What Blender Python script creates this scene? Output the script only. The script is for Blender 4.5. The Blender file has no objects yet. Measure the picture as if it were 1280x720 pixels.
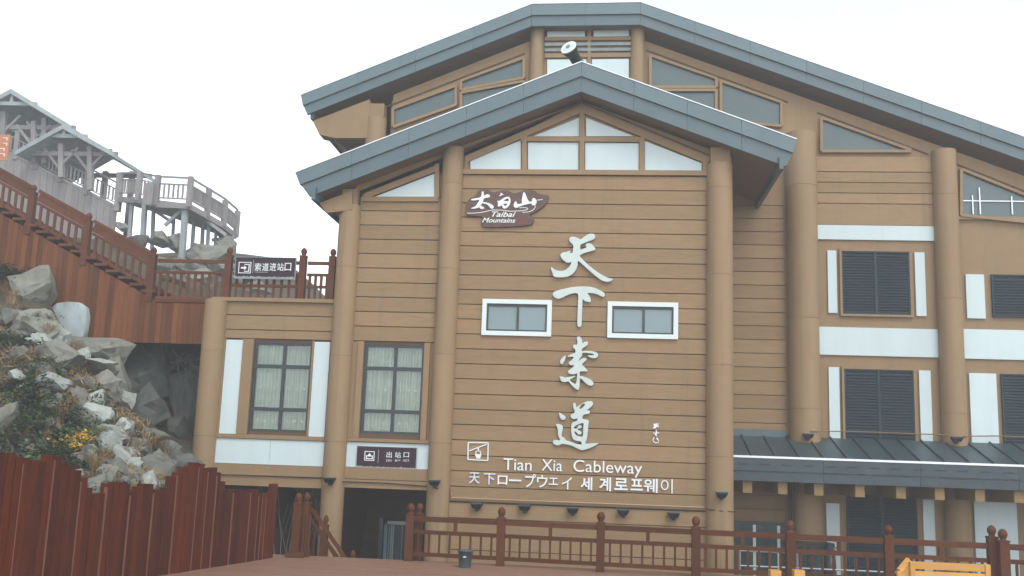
import bpy, bmesh, math, random, re
import numpy as np
from mathutils import Vector, Matrix, noise
random.seed(7)
SC = bpy.context.scene
COL = SC.collection
PI = math.pi

# ------------------------------------------------------------------ camera
FPX, YAW, PITCH, ROLL, EYE = 1250.0, 0.0926226, 0.1663644, 0.0346972, 1.8
_f = Vector((-math.sin(YAW)*math.cos(PITCH), math.cos(YAW)*math.cos(PITCH), math.sin(PITCH)))
_r0 = Vector((math.cos(YAW), math.sin(YAW), 0)); _u0 = _r0.cross(_f)
_r = _r0*math.cos(ROLL) + _u0*math.sin(ROLL); _u = -_r0*math.sin(ROLL) + _u0*math.cos(ROLL)
cd = bpy.data.cameras.new('camera'); cam = bpy.data.objects.new('camera', cd); COL.objects.link(cam)
cd.sensor_width = 36; cd.lens = FPX/1280*36; cd.clip_start = 0.1; cd.clip_end = 2000
M = Matrix.Identity(4)
for i in range(3):
    M[i][0] = _r[i]; M[i][1] = _u[i]; M[i][2] = -_f[i]
M[2][3] = EYE
cam.matrix_world = M
SC.camera = cam
# ------------------------------------------------------------------ sky, sun, exposure (overcast, thin cloud)
SUN_EL, SUN_AZ = math.radians(52), math.radians(152)     # azimuth clockwise from +Y: behind the camera, to its right
W = bpy.data.worlds.new('World'); SC.world = W; W.use_nodes = True
nt = W.node_tree; bg = nt.nodes['Background']
sky = nt.nodes.new('ShaderNodeTexSky'); sky.sky_type = 'NISHITA'; sky.sun_disc = False
sky.sun_elevation = SUN_EL; sky.sun_rotation = SUN_AZ; sky.air_density = 1.0; sky.dust_density = 6.0; sky.altitude = 2800
hs = nt.nodes.new('ShaderNodeHueSaturation'); hs.inputs['Saturation'].default_value = 0.22
nt.links.new(sky.outputs[0], hs.inputs['Color']); nt.links.new(hs.outputs[0], bg.inputs[0])
bg.inputs[1].default_value = 0.15
sl = bpy.data.lights.new('sun', 'SUN'); sl.energy = 0.6; sl.angle = math.radians(25); sl.color = (1, .97, .93)
so = bpy.data.objects.new('sun', sl); COL.objects.link(so)
sd = Vector((math.sin(SUN_AZ)*math.cos(SUN_EL), math.cos(SUN_AZ)*math.cos(SUN_EL), math.sin(SUN_EL)))
so.rotation_euler = sd.to_track_quat('Z', 'Y').to_euler(); so.location = (0, 0, 60)
SC.view_settings.view_transform = 'Standard'; SC.view_settings.look = 'None'
SC.view_settings.exposure = 1.45; SC.view_settings.gamma = 1
SC.cycles.volume_bounces = 1; SC.cycles.max_bounces = 6; SC.cycles.transparent_max_bounces = 12
SC.cycles.use_denoising = True

# ------------------------------------------------------------------ measuring helpers: photo pixel -> point in the place
def ray(x, y): return _f + _r*((x-640)/FPX) - _u*((y-360)/FPX)
def at(x, y, Y):
    d = ray(x, y); t = Y/d.y; return Vector((d.x*t, Y, d.z*t+EYE))
def atz(x, y, z=0.0):
    d = ray(x, y); t = (z-EYE)/d.z; return Vector((d.x*t, d.y*t, z))
def xz(pts, Y): return [(p.x, p.z) for p in (at(x, y, Y) for x, y in pts)]

# ------------------------------------------------------------------ materials
MATS = {}
def mat(name, col, rough=.6, var=.12, scale=6.0, stretch=(1, 1, 1), bump=.0, bscale=40., spec=.3, rnd=.0, ior=None, stain=0., stain_col=(.03, .025, .02), metal=0., streak=0., streak_scale=(9, 9, .5), streak_col=(.1, .07, .04), streak_lo=.56):
    m = bpy.data.materials.new(name); m.use_nodes = True; t = m.node_tree; b = t.nodes['Principled BSDF']
    N = t.nodes.new; L = t.links.new
    tc = N('ShaderNodeTexCoord'); mp = N('ShaderNodeMapping'); mp.inputs['Scale'].default_value = stretch
    L(tc.outputs['Object'], mp.inputs['Vector'])
    oi = N('ShaderNodeObjectInfo')
    ad = N('ShaderNodeVectorMath'); ad.operation = 'MULTIPLY_ADD'; ad.inputs[1].default_value = (37, 19, 53)
    cmb = N('ShaderNodeCombineXYZ')
    for k in range(3): L(oi.outputs['Random'], cmb.inputs[k])
    L(cmb.outputs[0], ad.inputs[0]); L(mp.outputs[0], ad.inputs[2])
    n1 = N('ShaderNodeTexNoise'); n1.inputs['Scale'].default_value = scale; n1.inputs['Detail'].default_value = 6
    n1.inputs['Roughness'].default_value = .65
    L(ad.outputs[0], n1.inputs['Vector'])
    mr = N('ShaderNodeMapRange'); mr.inputs[1].default_value = .25; mr.inputs[2].default_value = .75
    mr.inputs[3].default_value = 1-var; mr.inputs[4].default_value = 1+var
    L(n1.outputs[0], mr.inputs[0])
    r2 = N('ShaderNodeMapRange'); r2.inputs[3].default_value = 1-rnd; r2.inputs[4].default_value = 1+rnd
    L(oi.outputs['Random'], r2.inputs[0])
    mu = N('ShaderNodeMath'); mu.operation = 'MULTIPLY'; L(mr.outputs[0], mu.inputs[0]); L(r2.outputs[0], mu.inputs[1])
    vm = N('ShaderNodeVectorMath'); vm.operation = 'SCALE'; vm.inputs[0].default_value = col[:3]; L(mu.outputs[0], vm.inputs['Scale'])
    out = vm.outputs[0]
    if stain:
        n3 = N('ShaderNodeTexNoise'); n3.inputs['Scale'].default_value = scale*.6; n3.inputs['Detail'].default_value = 8
        n3.inputs['Roughness'].default_value = .75; L(ad.outputs[0], n3.inputs['Vector'])
        m3 = N('ShaderNodeMapRange'); m3.inputs[1].default_value = .52; m3.inputs[2].default_value = .72; m3.inputs[4].default_value = stain
        L(n3.outputs[0], m3.inputs[0])
        mx = N('ShaderNodeMix'); mx.data_type = 'RGBA'; L(m3.outputs[0], mx.inputs['Factor']); L(out, mx.inputs['A']); mx.inputs['B'].default_value = (*stain_col, 1)
        out = mx.outputs['Result']
    if streak:
        mp4 = N('ShaderNodeMapping'); mp4.inputs['Scale'].default_value = streak_scale; L(tc.outputs['Object'], mp4.inputs['Vector'])
        ad4 = N('ShaderNodeVectorMath'); ad4.operation = 'MULTIPLY_ADD'; ad4.inputs[1].default_value = (11, 7, 13) if rnd > .1 else (0, 0, 0)
        L(cmb.outputs[0], ad4.inputs[0]); L(mp4.outputs[0], ad4.inputs[2])
        n4 = N('ShaderNodeTexNoise'); n4.inputs['Scale'].default_value = 1; n4.inputs['Detail'].default_value = 5; n4.inputs['Roughness'].default_value = .6
        L(ad4.outputs[0], n4.inputs['Vector'])
        m4 = N('ShaderNodeMapRange'); m4.inputs[1].default_value = streak_lo; m4.inputs[2].default_value = streak_lo+.16; m4.inputs[4].default_value = streak; L(n4.outputs[0], m4.inputs[0])
        mx4 = N('ShaderNodeMix'); mx4.data_type = 'RGBA'; L(m4.outputs[0], mx4.inputs['Factor']); L(out, mx4.inputs['A']); mx4.inputs['B'].default_value = (*streak_col, 1)
        out = mx4.outputs['Result']
    L(out, b.inputs['Base Color'])
    b.inputs['Roughness'].default_value = rough; b.inputs['Metallic'].default_value = metal
    if ior: b.inputs['IOR'].default_value = ior
    else: b.inputs['Specular IOR Level'].default_value = spec
    if bump:
        n2 = N('ShaderNodeTexNoise'); n2.inputs['Scale'].default_value = bscale; n2.inputs['Detail'].default_value = 8; L(ad.outputs[0], n2.inputs['Vector'])
        bp = N('ShaderNodeBump'); bp.inputs['Strength'].default_value = bump; bp.inputs['Distance'].default_value = .02
        L(n2.outputs[0], bp.inputs['Height']); L(bp.outputs[0], b.inputs['Normal'])
    MATS[name] = m; return m
M_BOARD = mat('facade_board', (.262, .175, .092), .7, .10, 3, (1, 1, 5), .15, 30, .25, rnd=.085, stain=.35, stain_col=(.165, .115, .068), streak=.45, streak_scale=(5, 5, .35), streak_col=(.175, .122, .07))
M_BEAM = mat('facade_paint', (.254, .169, .088), .65, .08, 3, (1, 1, .5), .1, 30, .25, rnd=.05, stain=.3, stain_col=(.165, .115, .066), streak=.35, streak_scale=(5, 5, .35), streak_col=(.17, .118, .068))
M_COLUMN = mat('column_paint', (.266, .179, .095), .6, .06, 2.5, (1, 1, .3), .08, 25, .3, rnd=.03, stain=.3, streak=.5, streak_scale=(7, 7, .25), streak_col=(.17, .118, .07), stain_col=(.15, .105, .065))
M_GAP = mat('joint_shadow_board', (.10, .062, .035), .8, .1)
M_PANEL = mat('white_panel', (.51, .61, .615), .45, .05, 2, (1, 1, .25), 0, 30, .35, rnd=.04, stain=.2, streak=.3, streak_scale=(9, 9, .4), streak_col=(.42, .49, .49), stain_col=(.5, .53, .52))
M_SLATE = mat('roof_metal_slate', (.092, .140, .152), .42, .08, 2, (1, 1, 1), .03, 60, .5, rnd=.04, stain=.3, stain_col=(.12, .165, .18), streak=.4, streak_scale=(8, 8, .8), streak_col=(.06, .095, .11))
M_SLATE2 = mat('roof_metal_slate_lower', (.070, .112, .124), .45, .08, 2, (1, 1, 1), .03, 60, .5, rnd=.03)
M_CANOPY = mat('canopy_metal', (.028, .050, .060), .45, .12, 3, (1, 1, 1), .03, 60, .5, rnd=.12, stain=.3, stain_col=(.11, .13, .13))
M_EDGE = mat('bright_metal_edge', (.75, .80, .82), .3, .04, 8, metal=.2)
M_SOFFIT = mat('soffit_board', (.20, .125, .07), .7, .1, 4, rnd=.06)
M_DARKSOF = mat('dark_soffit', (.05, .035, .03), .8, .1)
M_RED = mat('mahogany_stain', (.070, .0115, .0015), .6, .45, 5, (2.2, 2.2, .35), .2, 30, .12, rnd=.3, stain=.5, stain_col=(.03, .008, .004), streak=.6, streak_scale=(42, 42, .9), streak_col=(.17, .06, .035), streak_lo=.60)
M_REDEDGE = mat('worn_wood_edge', (.16, .07, .045), .6, .25, 8, (1, 1, .2))
M_RAIL = mat('railing_brown', (.082, .027, .008), .55, .2, 6, (2, 2, .6), .1, 30, .15, rnd=.15, stain=.2, stain_col=(.09, .035, .02))
M_RAILD = mat('walkway_rail_brown', (.105, .038, .018), .6, .2, 6, (2, 2, .6), .1, 30, .12, rnd=.15)
M_SKIRT = mat('walkway_plank', (.125, .046, .017), .65, .3, 3, (4, 4, .3), .15, 30, .1, rnd=.3, stain=.4, stain_col=(.065, .026, .014), streak=.4, streak_scale=(30, 30, .7), streak_col=(.20, .09, .05), streak_lo=.58)
M_FARWOOD = mat('haze_paled_wood', (.21, .195, .19), .7, .2, 4, (2, 2, .4), rnd=.15)  # distance haze painted in as a paler, greyer wood colour
M_GREYWOOD = mat('haze_grey_timber', (.26, .30, .295), .75, .2, 4, (1, 1, .5), rnd=.15)  # weathered grey, paled so the far timber carries painted haze
M_DECK = mat('deck_board', (.22, .125, .085), .5, .25, 2.5, (.35, 6, 1), .15, 30, .2, stain=.3, stain_col=(.12, .07, .05))
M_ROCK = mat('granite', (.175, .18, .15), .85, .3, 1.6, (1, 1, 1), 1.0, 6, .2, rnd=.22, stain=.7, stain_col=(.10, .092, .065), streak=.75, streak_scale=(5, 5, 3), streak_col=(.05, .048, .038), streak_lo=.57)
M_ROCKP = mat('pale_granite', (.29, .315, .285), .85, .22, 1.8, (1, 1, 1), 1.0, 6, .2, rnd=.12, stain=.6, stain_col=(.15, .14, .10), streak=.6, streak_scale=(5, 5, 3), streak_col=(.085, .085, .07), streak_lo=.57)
M_ROCKD = mat('dark_granite', (.10, .11, .098), .8, .3, 1.6, (1, 1, 1), .6, 9, .25, rnd=.2, stain=.6, stain_col=(.07, .07, .055))  # darker granite for the rocks in and around the hollow
M_CUT = mat('white_cut_stone', (.34, .40, .40), .85, .3, 3, (1.2, 1, .3), 1.0, 8, .2, stain=.85, stain_col=(.12, .145, .145), streak=.7, streak_scale=(9, 9, 2), streak_col=(.14, .17, .17))
M_SOIL = mat('hillside_soil', (.065, .055, .036), .95, .45, 1.5, (1, 1, 1), .8, 12, .1, stain=.6, stain_col=(.055, .06, .03))
M_GRAVEL = mat('gravel_yard', (.22, .20, .18), .9, .2, 2, bump=.4)
M_GRASSB = mat('dry_grass', (.235, .165, .085), .8, .35, 3, rnd=.3)
M_GREEN = mat('shrub_leaf', (.058, .095, .034), .7, .5, 4, rnd=.35)
M_GREEND = mat('dark_leaf', (.045, .062, .035), .7, .5, 4, rnd=.3)
M_YELLOW = mat('yellow_leaf', (.42, .25, .035), .7, .35, 5)
M_STEM = mat('woody_stem', (.07, .05, .035), .8)
M_FRAME = mat('dark_window_frame', (.018, .03, .034), .4, .1, 5, spec=.5)
M_WHITEF = mat('white_window_frame', (.62, .70, .68), .4, .03, 6, spec=.4)
M_GLASSD = mat('dark_glass', (.050, .085, .082), .08, .12, .8, ior=1.6)
M_GLASSB = mat('blue_blind_glass', (.13, .20, .21), .12, .08, .8, ior=1.7)
M_LOUVRE = mat('louvre_metal', (.020, .036, .046), .55, .12, 3, spec=.2, rnd=.05)
M_CURTAIN = mat('pleated_curtain', (.88, .89, .80), .85, .15, 2.5, (1, 1, 2))
M_LETTER = mat('brushed_metal_letter', (.50, .58, .55), .5, .06, 5, spec=.4)
M_LETTERW = mat('white_letter', (.72, .76, .75), .4, .02, spec=.4)
M_LETTERV = mat('lavender_letter', (.64, .64, .76), .4, .02, spec=.4)
M_LETTERS = mat('letter_side', (.12, .11, .09), .5)
M_SIGN = mat('carved_sign_wood', (.105, .062, .052), .6, .3, 6, (1, 1, 4), .3, 20, .3)
M_SIGNP = mat('purple_sign_board', (.034, .018, .027), .5, .08, 4, spec=.15)
M_BLACK = mat('black_metal', (.012, .013, .015), .4, .1, spec=.4)
M_STEEL = mat('stainless_steel', (.22, .24, .25), .5, .05, metal=.5)
M_BIN = mat('grey_plastic', (.055, .07, .085), .45, .08, spec=.4)
M_BENCH = mat('yellow_pine', (.56, .30, .075), .4, .18, 3, (.4, 6, 6), .08, 30, .4, rnd=.1)
M_ORANGE = mat('orange_sign_board', (.45, .17, .08), .6, .15, 5)
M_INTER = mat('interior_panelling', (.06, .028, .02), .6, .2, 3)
M_REDSEAL = mat('red_seal', (.15, .05, .042), .6)
M_TAIL = mat('rafter_tail_paint', (.23, .155, .065), .6, .1, 5, rnd=.08)
M_PIPE = mat('painted_conduit', (.36, .23, .13), .5, .05)
M_DCABLE = mat('dark_cable', (.04, .03, .025), .6)
M_NET = mat('net_cord', (.20, .21, .20), .7)
def glass_clear():
    m = bpy.data.materials.new('clear_glass'); m.use_nodes = True; t = m.node_tree; t.nodes.clear()
    o = t.nodes.new('ShaderNodeOutputMaterial'); tr = t.nodes.new('ShaderNodeBsdfTransparent'); tr.inputs[0].default_value = (.88, .94, .92, 1)
    gl = t.nodes.new('ShaderNodeBsdfGlossy'); gl.inputs['Roughness'].default_value = .03
    lw = t.nodes.new('ShaderNodeFresnel'); lw.inputs[0].default_value = 1.65
    mx = t.nodes.new('ShaderNodeMixShader'); t.links.new(lw.outputs[0], mx.inputs[0]); t.links.new(tr.outputs[0], mx.inputs[1]); t.links.new(gl.outputs[0], mx.inputs[2])
    t.links.new(mx.outputs[0], o.inputs[0]); return m
M_GLASS = glass_clear()

# ------------------------------------------------------------------ mesh helpers
class MB:
    def __init__(s): s.v = []; s.f = []
    def add(s, vs, fs):
        n = len(s.v); s.v += [tuple(v) for v in vs]; s.f += [tuple(i+n for i in f) for f in fs]; return s
    def box(s, x0, x1, y0, y1, z0, z1):
        if x0 > x1: x0, x1 = x1, x0
        if y0 > y1: y0, y1 = y1, y0
        if z0 > z1: z0, z1 = z1, z0
        return s.add([(x0,y0,z0),(x1,y0,z0),(x1,y1,z0),(x0,y1,z0),(x0,y0,z1),(x1,y0,z1),(x1,y1,z1),(x0,y1,z1)],
                     [(0,3,2,1),(4,5,6,7),(0,1,5,4),(1,2,6,5),(2,3,7,6),(3,0,4,7)])
    def prism(s, poly, y0, y1):                     # convex or simple polygon in XZ, extruded along Y
        n = len(poly)
        a = sum(poly[i][0]*poly[(i+1)%n][1]-poly[(i+1)%n][0]*poly[i][1] for i in range(n))
        if a < 0: poly = poly[::-1]
        vs = [(x, y0, z) for x, z in poly]+[(x, y1, z) for x, z in poly]
        fs = [tuple(range(n)), tuple(range(2*n-1, n-1, -1))]
        fs += [((i+1)%n, i, n+i, n+(i+1)%n) for i in range(n)]
        return s.add(vs, fs)
    def beam(s, p, q, w, h, up=(0,0,1)):           # rectangular bar from p to q
        p = Vector(p); q = Vector(q); d = (q-p).normalized(); u = Vector(up)
        if abs(d.dot(u)) > .98: u = Vector((0,1,0))
        a = d.cross(u).normalized()*w/2; b = a.cross(d).normalized()*h/2
        vs = [p-a-b, p+a-b, p+a+b, p-a+b, q-a-b, q+a-b, q+a+b, q-a+b]
        return s.add(vs, [(0,1,2,3),(7,6,5,4),(0,4,5,1),(1,5,6,2),(2,6,7,3),(3,7,4,0)])
    def lathe(s, c, prof, n=20):                   # prof: (r, z) bottom to top
        c = Vector(c); vs = []; fs = []
        for r, z in prof:
            for k in range(n):
                a = 2*PI*k/n; vs.append((c.x+r*math.cos(a), c.y+r*math.sin(a), c.z+z))
        m = len(prof)
        for i in range(m-1):
            for k in range(n): fs.append((i*n+k, i*n+(k+1)%n, (i+1)*n+(k+1)%n, (i+1)*n+k))
        q = len(vs); vs += vs[:n]+vs[(m-1)*n:m*n]            # caps keep their own vertices so the sides shade straight
        fs.append(tuple(q+k for k in range(n-1, -1, -1))); fs.append(tuple(q+n+k for k in range(n)))
        return s.add(vs, fs)
    def tube(s, pts, r, n=6):
        pts = [Vector(p) for p in pts]; vs = []; fs = []
        for i, p in enumerate(pts):
            d = (pts[min(i+1, len(pts)-1)]-pts[max(i-1, 0)]).normalized()
            u = Vector((0,0,1)) if abs(d.z) < .9 else Vector((1,0,0))
            a = d.cross(u).normalized(); b = d.cross(a)
            rr = r[i] if isinstance(r, (list, tuple)) else r
            for k in range(n):
                t = 2*PI*k/n; vs.append(p+a*rr*math.cos(t)+b*rr*math.sin(t))
        for i in range(len(pts)-1):
            for k in range(n): fs.append((i*n+k, (i+1)*n+k, (i+1)*n+(k+1)%n, i*n+(k+1)%n))
        q = len(vs); vs += vs[:n]+vs[-n:]
        fs.append(tuple(range(q, q+n))); fs.append(tuple(range(q+2*n-1, q+n-1, -1)))
        return s.add(vs, fs)
    def mesh(s, name, m, smooth=False):
        me = bpy.data.meshes.new(name); me.from_pydata(s.v, [], s.f); me.materials.append(m)
        if smooth:
            for p in me.polygons: p.use_smooth = len(p.vertices) < 8
        me.update(); return me
    def build(s, name, m, parent=None, smooth=False):
        return link(name, s.mesh(name, m, smooth), parent)
def link(name, me, parent=None):
    o = bpy.data.objects.new(name, me); COL.objects.link(o)
    if parent is not None:
        o.parent = parent; w = parent
        inv = Matrix.Translation(-world_loc(parent)) if not parent.get('_rot') else None
        o.matrix_parent_inverse = inv
    return o
def world_loc(o):
    v = o.location.copy()
    p = o.parent
    if p is not None: v = v + Vector((0,0,0))
    return v
def tag(o, label=None, cat=None, group=None, kind=None):
    if label: o['label'] = label
    if cat: o['category'] = cat
    if group: o['group'] = group
    if kind: o['kind'] = kind
    return o
def empty(name, loc, label, cat, group=None):
    o = bpy.data.objects.new(name, None); COL.objects.link(o); o.location = loc; o.empty_display_size = .2
    return tag(o, label, cat, group)
def box(name, m, parent, *a): return MB().box(*a).build(name, m, parent)
def prism(name, m, parent, poly, y0, y1): return MB().prism(poly, y0, y1).build(name, m, parent)
def copy_tree(o, off, parent=None):                # copy a thing with its parts; meshes are shared
    c = o.copy(); COL.objects.link(c)
    if parent is None: c.location = o.location + Vector(off)
    else: c.parent = parent; c.matrix_parent_inverse = o.matrix_parent_inverse.copy()
    for ch in o.children: copy_tree(ch, off, c)
    return c
def wall_cells(x0, x1, z0, z1, holes):             # rectangles that fill a wall around rectangular openings
    xs = sorted({x0, x1, *[h[0] for h in holes], *[h[1] for h in holes]}); xs = [x for x in xs if x0 <= x <= x1]
    zs = sorted({z0, z1, *[h[2] for h in holes], *[h[3] for h in holes]}); zs = [z for z in zs if z0 <= z <= z1]
    out = []
    for a, b in zip(xs, xs[1:]):
        run = None
        for c, d in zip(zs, zs[1:]):
            cx, cz = (a+b)/2, (c+d)/2
            if any(h[0] < cx < h[1] and h[2] < cz < h[3] for h in holes):
                if run: out.append((a, b, *run)); run = None
            else: run = (run[0], d) if run else (c, d)
        if run: out.append((a, b, *run))
    return out
def boards(parent, x0, x1, z0, pitch, n, y, m=M_BOARD, holes=(), th=.035, gap=.015, clip=None):
    for i in range(n):
        a, b = z0+i*pitch+gap/2, z0+(i+1)*pitch-gap/2
        segs = [(x0, x1, a, b)]
        for h in holes:
            ns = []
            for s in segs:
                if h[1] <= s[0] or h[0] >= s[1] or h[3] <= s[2] or h[2] >= s[3]: ns.append(s); continue
                if s[0] < h[0]: ns.append((s[0], h[0], s[2], s[3]))
                if s[1] > h[1]: ns.append((h[1], s[1], s[2], s[3]))
                if s[2] < h[2]: ns.append((max(s[0], h[0]), min(s[1], h[1]), s[2], h[2]))
                if s[3] > h[3]: ns.append((max(s[0], h[0]), min(s[1], h[1]), h[3], s[3]))
            segs = ns
        for s in segs:
            if s[3]-s[2] < .01 or s[1]-s[0] < .01: continue
            c = .006
            X0, X1, A, B = s
            mb = MB()
            mb.add([(X0,y+c,A),(X1,y+c,A),(X1,y,A+c),(X0,y,A+c),(X0,y,B-c),(X1,y,B-c),(X1,y+c,B),(X0,y+c,B),
                    (X0,y+th,A),(X1,y+th,A),(X1,y+th,B),(X0,y+th,B)],
                   [(0,1,2,3),(3,2,5,4),(4,5,6,7),(8,9,1,0),(7,6,10,11),(11,10,9,8),(0,3,4,7,11,8),(1,9,10,6,5,2)])
            mb.build('board', m, parent)
def smooth_closed(pts, k=4):
    out = []; n = len(pts)
    for i in range(n):
        p0, p1, p2, p3 = (Vector(pts[(i+j-1) % n]) for j in range(4))
        for q in range(k):
            t = q/k; t2 = t*t; t3 = t2*t
            out.append(.5*((2*p1)+(p2-p0)*t+(2*p0-5*p1+4*p2-p3)*t2+(3*p1-p0-3*p2+p3)*t3))
    return [tuple(v) for v in out]
def curve_mesh(loops, y, th, bev=.006):            # loops in XZ (holes by even-odd); front face at y, thickness th towards +Y
    cu = bpy.data.curves.new('trace', 'CURVE'); cu.dimensions = '2D'; cu.fill_mode = 'BOTH'; cu.extrude = th/2-bev; cu.bevel_depth = bev; cu.bevel_resolution = 1
    cu.offset = -bev
    for lp in loops:
        sp = cu.splines.new('POLY'); sp.points.add(len(lp)-1); sp.use_cyclic_u = True
        for q, (x, z) in zip(sp.points, lp): q.co = (x, z, 0, 1)
    o = bpy.data.objects.new('trace', cu); me = bpy.data.meshes.new_from_object(o)
    bpy.data.objects.remove(o); bpy.data.curves.remove(cu)
    me.transform(Matrix(((1,0,0,0),(0,0,-1,y+th/2),(0,1,0,0),(0,0,0,1)))); return me
def text_mesh(s, shear=0., offset=0., th=.2):
    cu = bpy.data.curves.new('text', 'FONT'); cu.body = s; cu.size = 1; cu.shear = shear; cu.offset = offset; cu.extrude = th/2
    o = bpy.data.objects.new('text', cu); me = bpy.data.meshes.new_from_object(o)
    bpy.data.objects.remove(o); bpy.data.curves.remove(cu); return me
def bounds(me):
    co = np.empty(len(me.vertices)*3); me.vertices.foreach_get('co', co); co = co.reshape(-1, 3)
    return co.min(0), co.max(0), co
def fit_text(me, X0, X1, Z0, Z1, y, th):            # lay a glyph upright into the rectangle, front face at y
    lo, hi, co = bounds(me); sp = np.maximum(hi-lo, 1e-6)
    n = np.empty_like(co)
    n[:, 0] = X0+(co[:, 0]-lo[0])/sp[0]*(X1-X0); n[:, 2] = Z0+(co[:, 1]-lo[1])/sp[1]*(Z1-Z0)
    n[:, 1] = y+th*(1-(co[:, 2]-lo[2])/sp[2])
    me.vertices.foreach_set('co', n.ravel()); me.update(); return me
def px_rect(l, t, r, b, Y):
    mx, my = (l+r)/2, (t+b)/2
    return at(l, my, Y).x, at(r, my, Y).x, at(mx, b, Y).z, at(mx, t, Y).z
def glyph(name, s, rect, y, th, m, parent, shear=0., offset=0.):
    me = fit_text(text_mesh(s, shear, offset), *rect, y, th); me.name = name; me.materials.clear(); me.materials.append(m)
    return link(name, me, parent)
def word(s, rect, y, th, m, parent, shear=0., offset=0., name='letter'):
    X0, X1, Z0, Z1 = rect
    lo, hi, _ = bounds(text_mesh(s, shear, offset))
    k = (X1-X0)/(hi[0]-lo[0]); kz = (Z1-Z0)/(hi[1]-lo[1])
    for i, c in enumerate(s):
        if c == ' ': continue
        me = text_mesh(c, shear, offset); l2, h2, _ = bounds(me)
        r = bounds(text_mesh(s[:i+1], shear, offset))[1][0] if i else h2[0]
        if i and (c in 'aeoclbdw' or True):
            pass
        right = r; left = right-(h2[0]-l2[0])
        fit_text(me, X0+(left-lo[0])*k, X0+(right-lo[0])*k, Z0+(l2[1]-lo[1])*kz, Z0+(h2[1]-lo[1])*kz, y, th)
        me.materials.clear(); me.materials.append(m); link(name, me, parent)

# ================================================================== SETTING
FLOOR = -1.25
g = MB(); g.box(-240, 240, -60, 240, FLOOR-.3, FLOOR); tag(g.build('ground', M_GRAVEL), kind='structure')
# timber deck the photograph is taken from: boards run along the building
dk = MB(); y = 0.5
while y < 17.25:
    dk.box(-8.2, 9.5, y, min(y+.138, 17.3), -.05, random.uniform(-.004, .002)); y += .145
dk.box(-8.2, 9.5, 17.26, 17.32, FLOOR, -.01)
tag(dk.build('deck', M_DECK), kind='structure')

# ---- fence line (left, stepped red planks)
FA, FB = Vector((-5.36, 16.75)), Vector((-6.03, 13.81))
fd = (FB-FA).normalized(); fn = Vector((-fd.y, fd.x))
if fn.x > 0: fn = -fn                                  # points left, away from the deck
def fence_s(px):                                       # distance along the fence seen at photo column px
    d = ray(px, 600); # solve FA+fd*s parallel to d.xy
    den = fd.x*d.y-fd.y*d.x; return (FA.y*d.x-FA.x*d.y)/den
TOPS = [(-150,575),(-60,585),(-25,572),(0,567),(21,566),(23,574),(34,575),(50,577),(57,578),(59,569),(79,570),(80,579),(92,584),(101,590),(108,600),(116,611),(124,619),(132,616),(134,609),(141,602),(160,603),(164,611),(172,617),(177,606),(195,606),(200,616),(212,610),(215,601),(221,592),(232,585),(244,579),(254,580),(258,586),(270,585),(277,595),(284,611),(287,618),(292,611),(306,612),(309,618),(317,612),(326,613),(330,618),(345,615)]
def top_at(s):
    best = None
    for (x0, y0), (x1, y1) in zip(TOPS, TOPS[1:]):
        s0, s1 = fence_s(x0), fence_s(x1)
        lo, hi = min(s0, s1), max(s0, s1)
        if lo <= s <= hi:
            t = (s-s0)/(s1-s0); px, py = x0+(x1-x0)*t, y0+(y1-y0)*t
            p = FA+fd*s; return at(px, py, p.y).z
    return 1.2
pf = empty('picket_fence', (FA.x, FA.y, 0), 'dark red timber palisade with stepped wavy top along the left edge of the deck', 'fence')
s = .04
i = 0
while s < 7.6:
    w = random.uniform(.112, .128); h = top_at(s+w/2)+random.uniform(-.012, .012); dp = random.uniform(.0, .02)
    p = FA+fd*s; q = FA+fd*(s+w-.006)
    a = [p+fn*dp, q+fn*dp, q+fn*(dp+.10), p+fn*(dp+.10)]
    mb = MB(); mb.add([(v.x, v.y, -.02) for v in a]+[(v.x, v.y, h) for v in a], [(3,2,1,0),(4,5,6,7),(0,1,5,4),(1,2,6,5),(2,3,7,6),(3,0,4,7)])
    mb.build('plank', M_RED, pf)
    if i % 4 == 2 or random.random() < .12:               # pale worn strip closing a gap
        e = q-fn*.004; e2 = e+fd*.012
        mb = MB(); b4 = [e, e2, e2+fn*.05, e+fn*.05]
        mb.add([(v.x, v.y, 0) for v in b4]+[(v.x, v.y, h-.05) for v in b4], [(3,2,1,0),(4,5,6,7),(0,1,5,4),(1,2,6,5),(2,3,7,6),(3,0,4,7)])
        mb.build('batten', M_REDEDGE, pf)
    s += w; i += 1

# ---- hillside: rocky slope left, rising behind the building's left end
CP = [(x, y, Y) for x, y, Y in [(0,345,19.2),(30,352,19.2),(60,365,19.2),(0,420,17.9),(60,440,17.9),(105,435,18.9),(0,500,16.8),(60,505,16.9),(110,480,17.7),(140,465,18.8),(0,585,15.6),(70,590,15.7),(120,570,16.2),(150,530,17.2),(180,565,17.2),(160,600,16.5),(205,605,17.0),(190,500,20.3),(180,440,21.5),(235,470,22),(235,575,20.5)]]
CPW = [tuple(at(*c)) for c in CP] + [(-7.2,11,.5),(-7.0,12.5,.4),(-6.6,14,.3),(-6.2,15.5,.0),(-9.5,12,1.1),(-13,13,2.6),(-17,16,5.0),(-15,19.5,5.6),(-13,19.4,5.0),(-11.5,19.4,4.6),(-6.0,17.2,-1.2),(-5.5,18,-1.2),(-5,21,-1.2),(-6.6,20.0,-1.1),(-7.0,18.5,-.9),(-6.0,23.5,.2),
      ]
for x, y, Y in [(330,384,37),(420,395,37),(262,332,37),(232,328,37),(205,324,36),(165,322,35),(295,365,37),(150,300,37),(80,300,38),(0,250,39),(-80,190,40),(210,345,31),(320,400,31)]:
    CPW.append(tuple(at(x, y, Y)))
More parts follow.
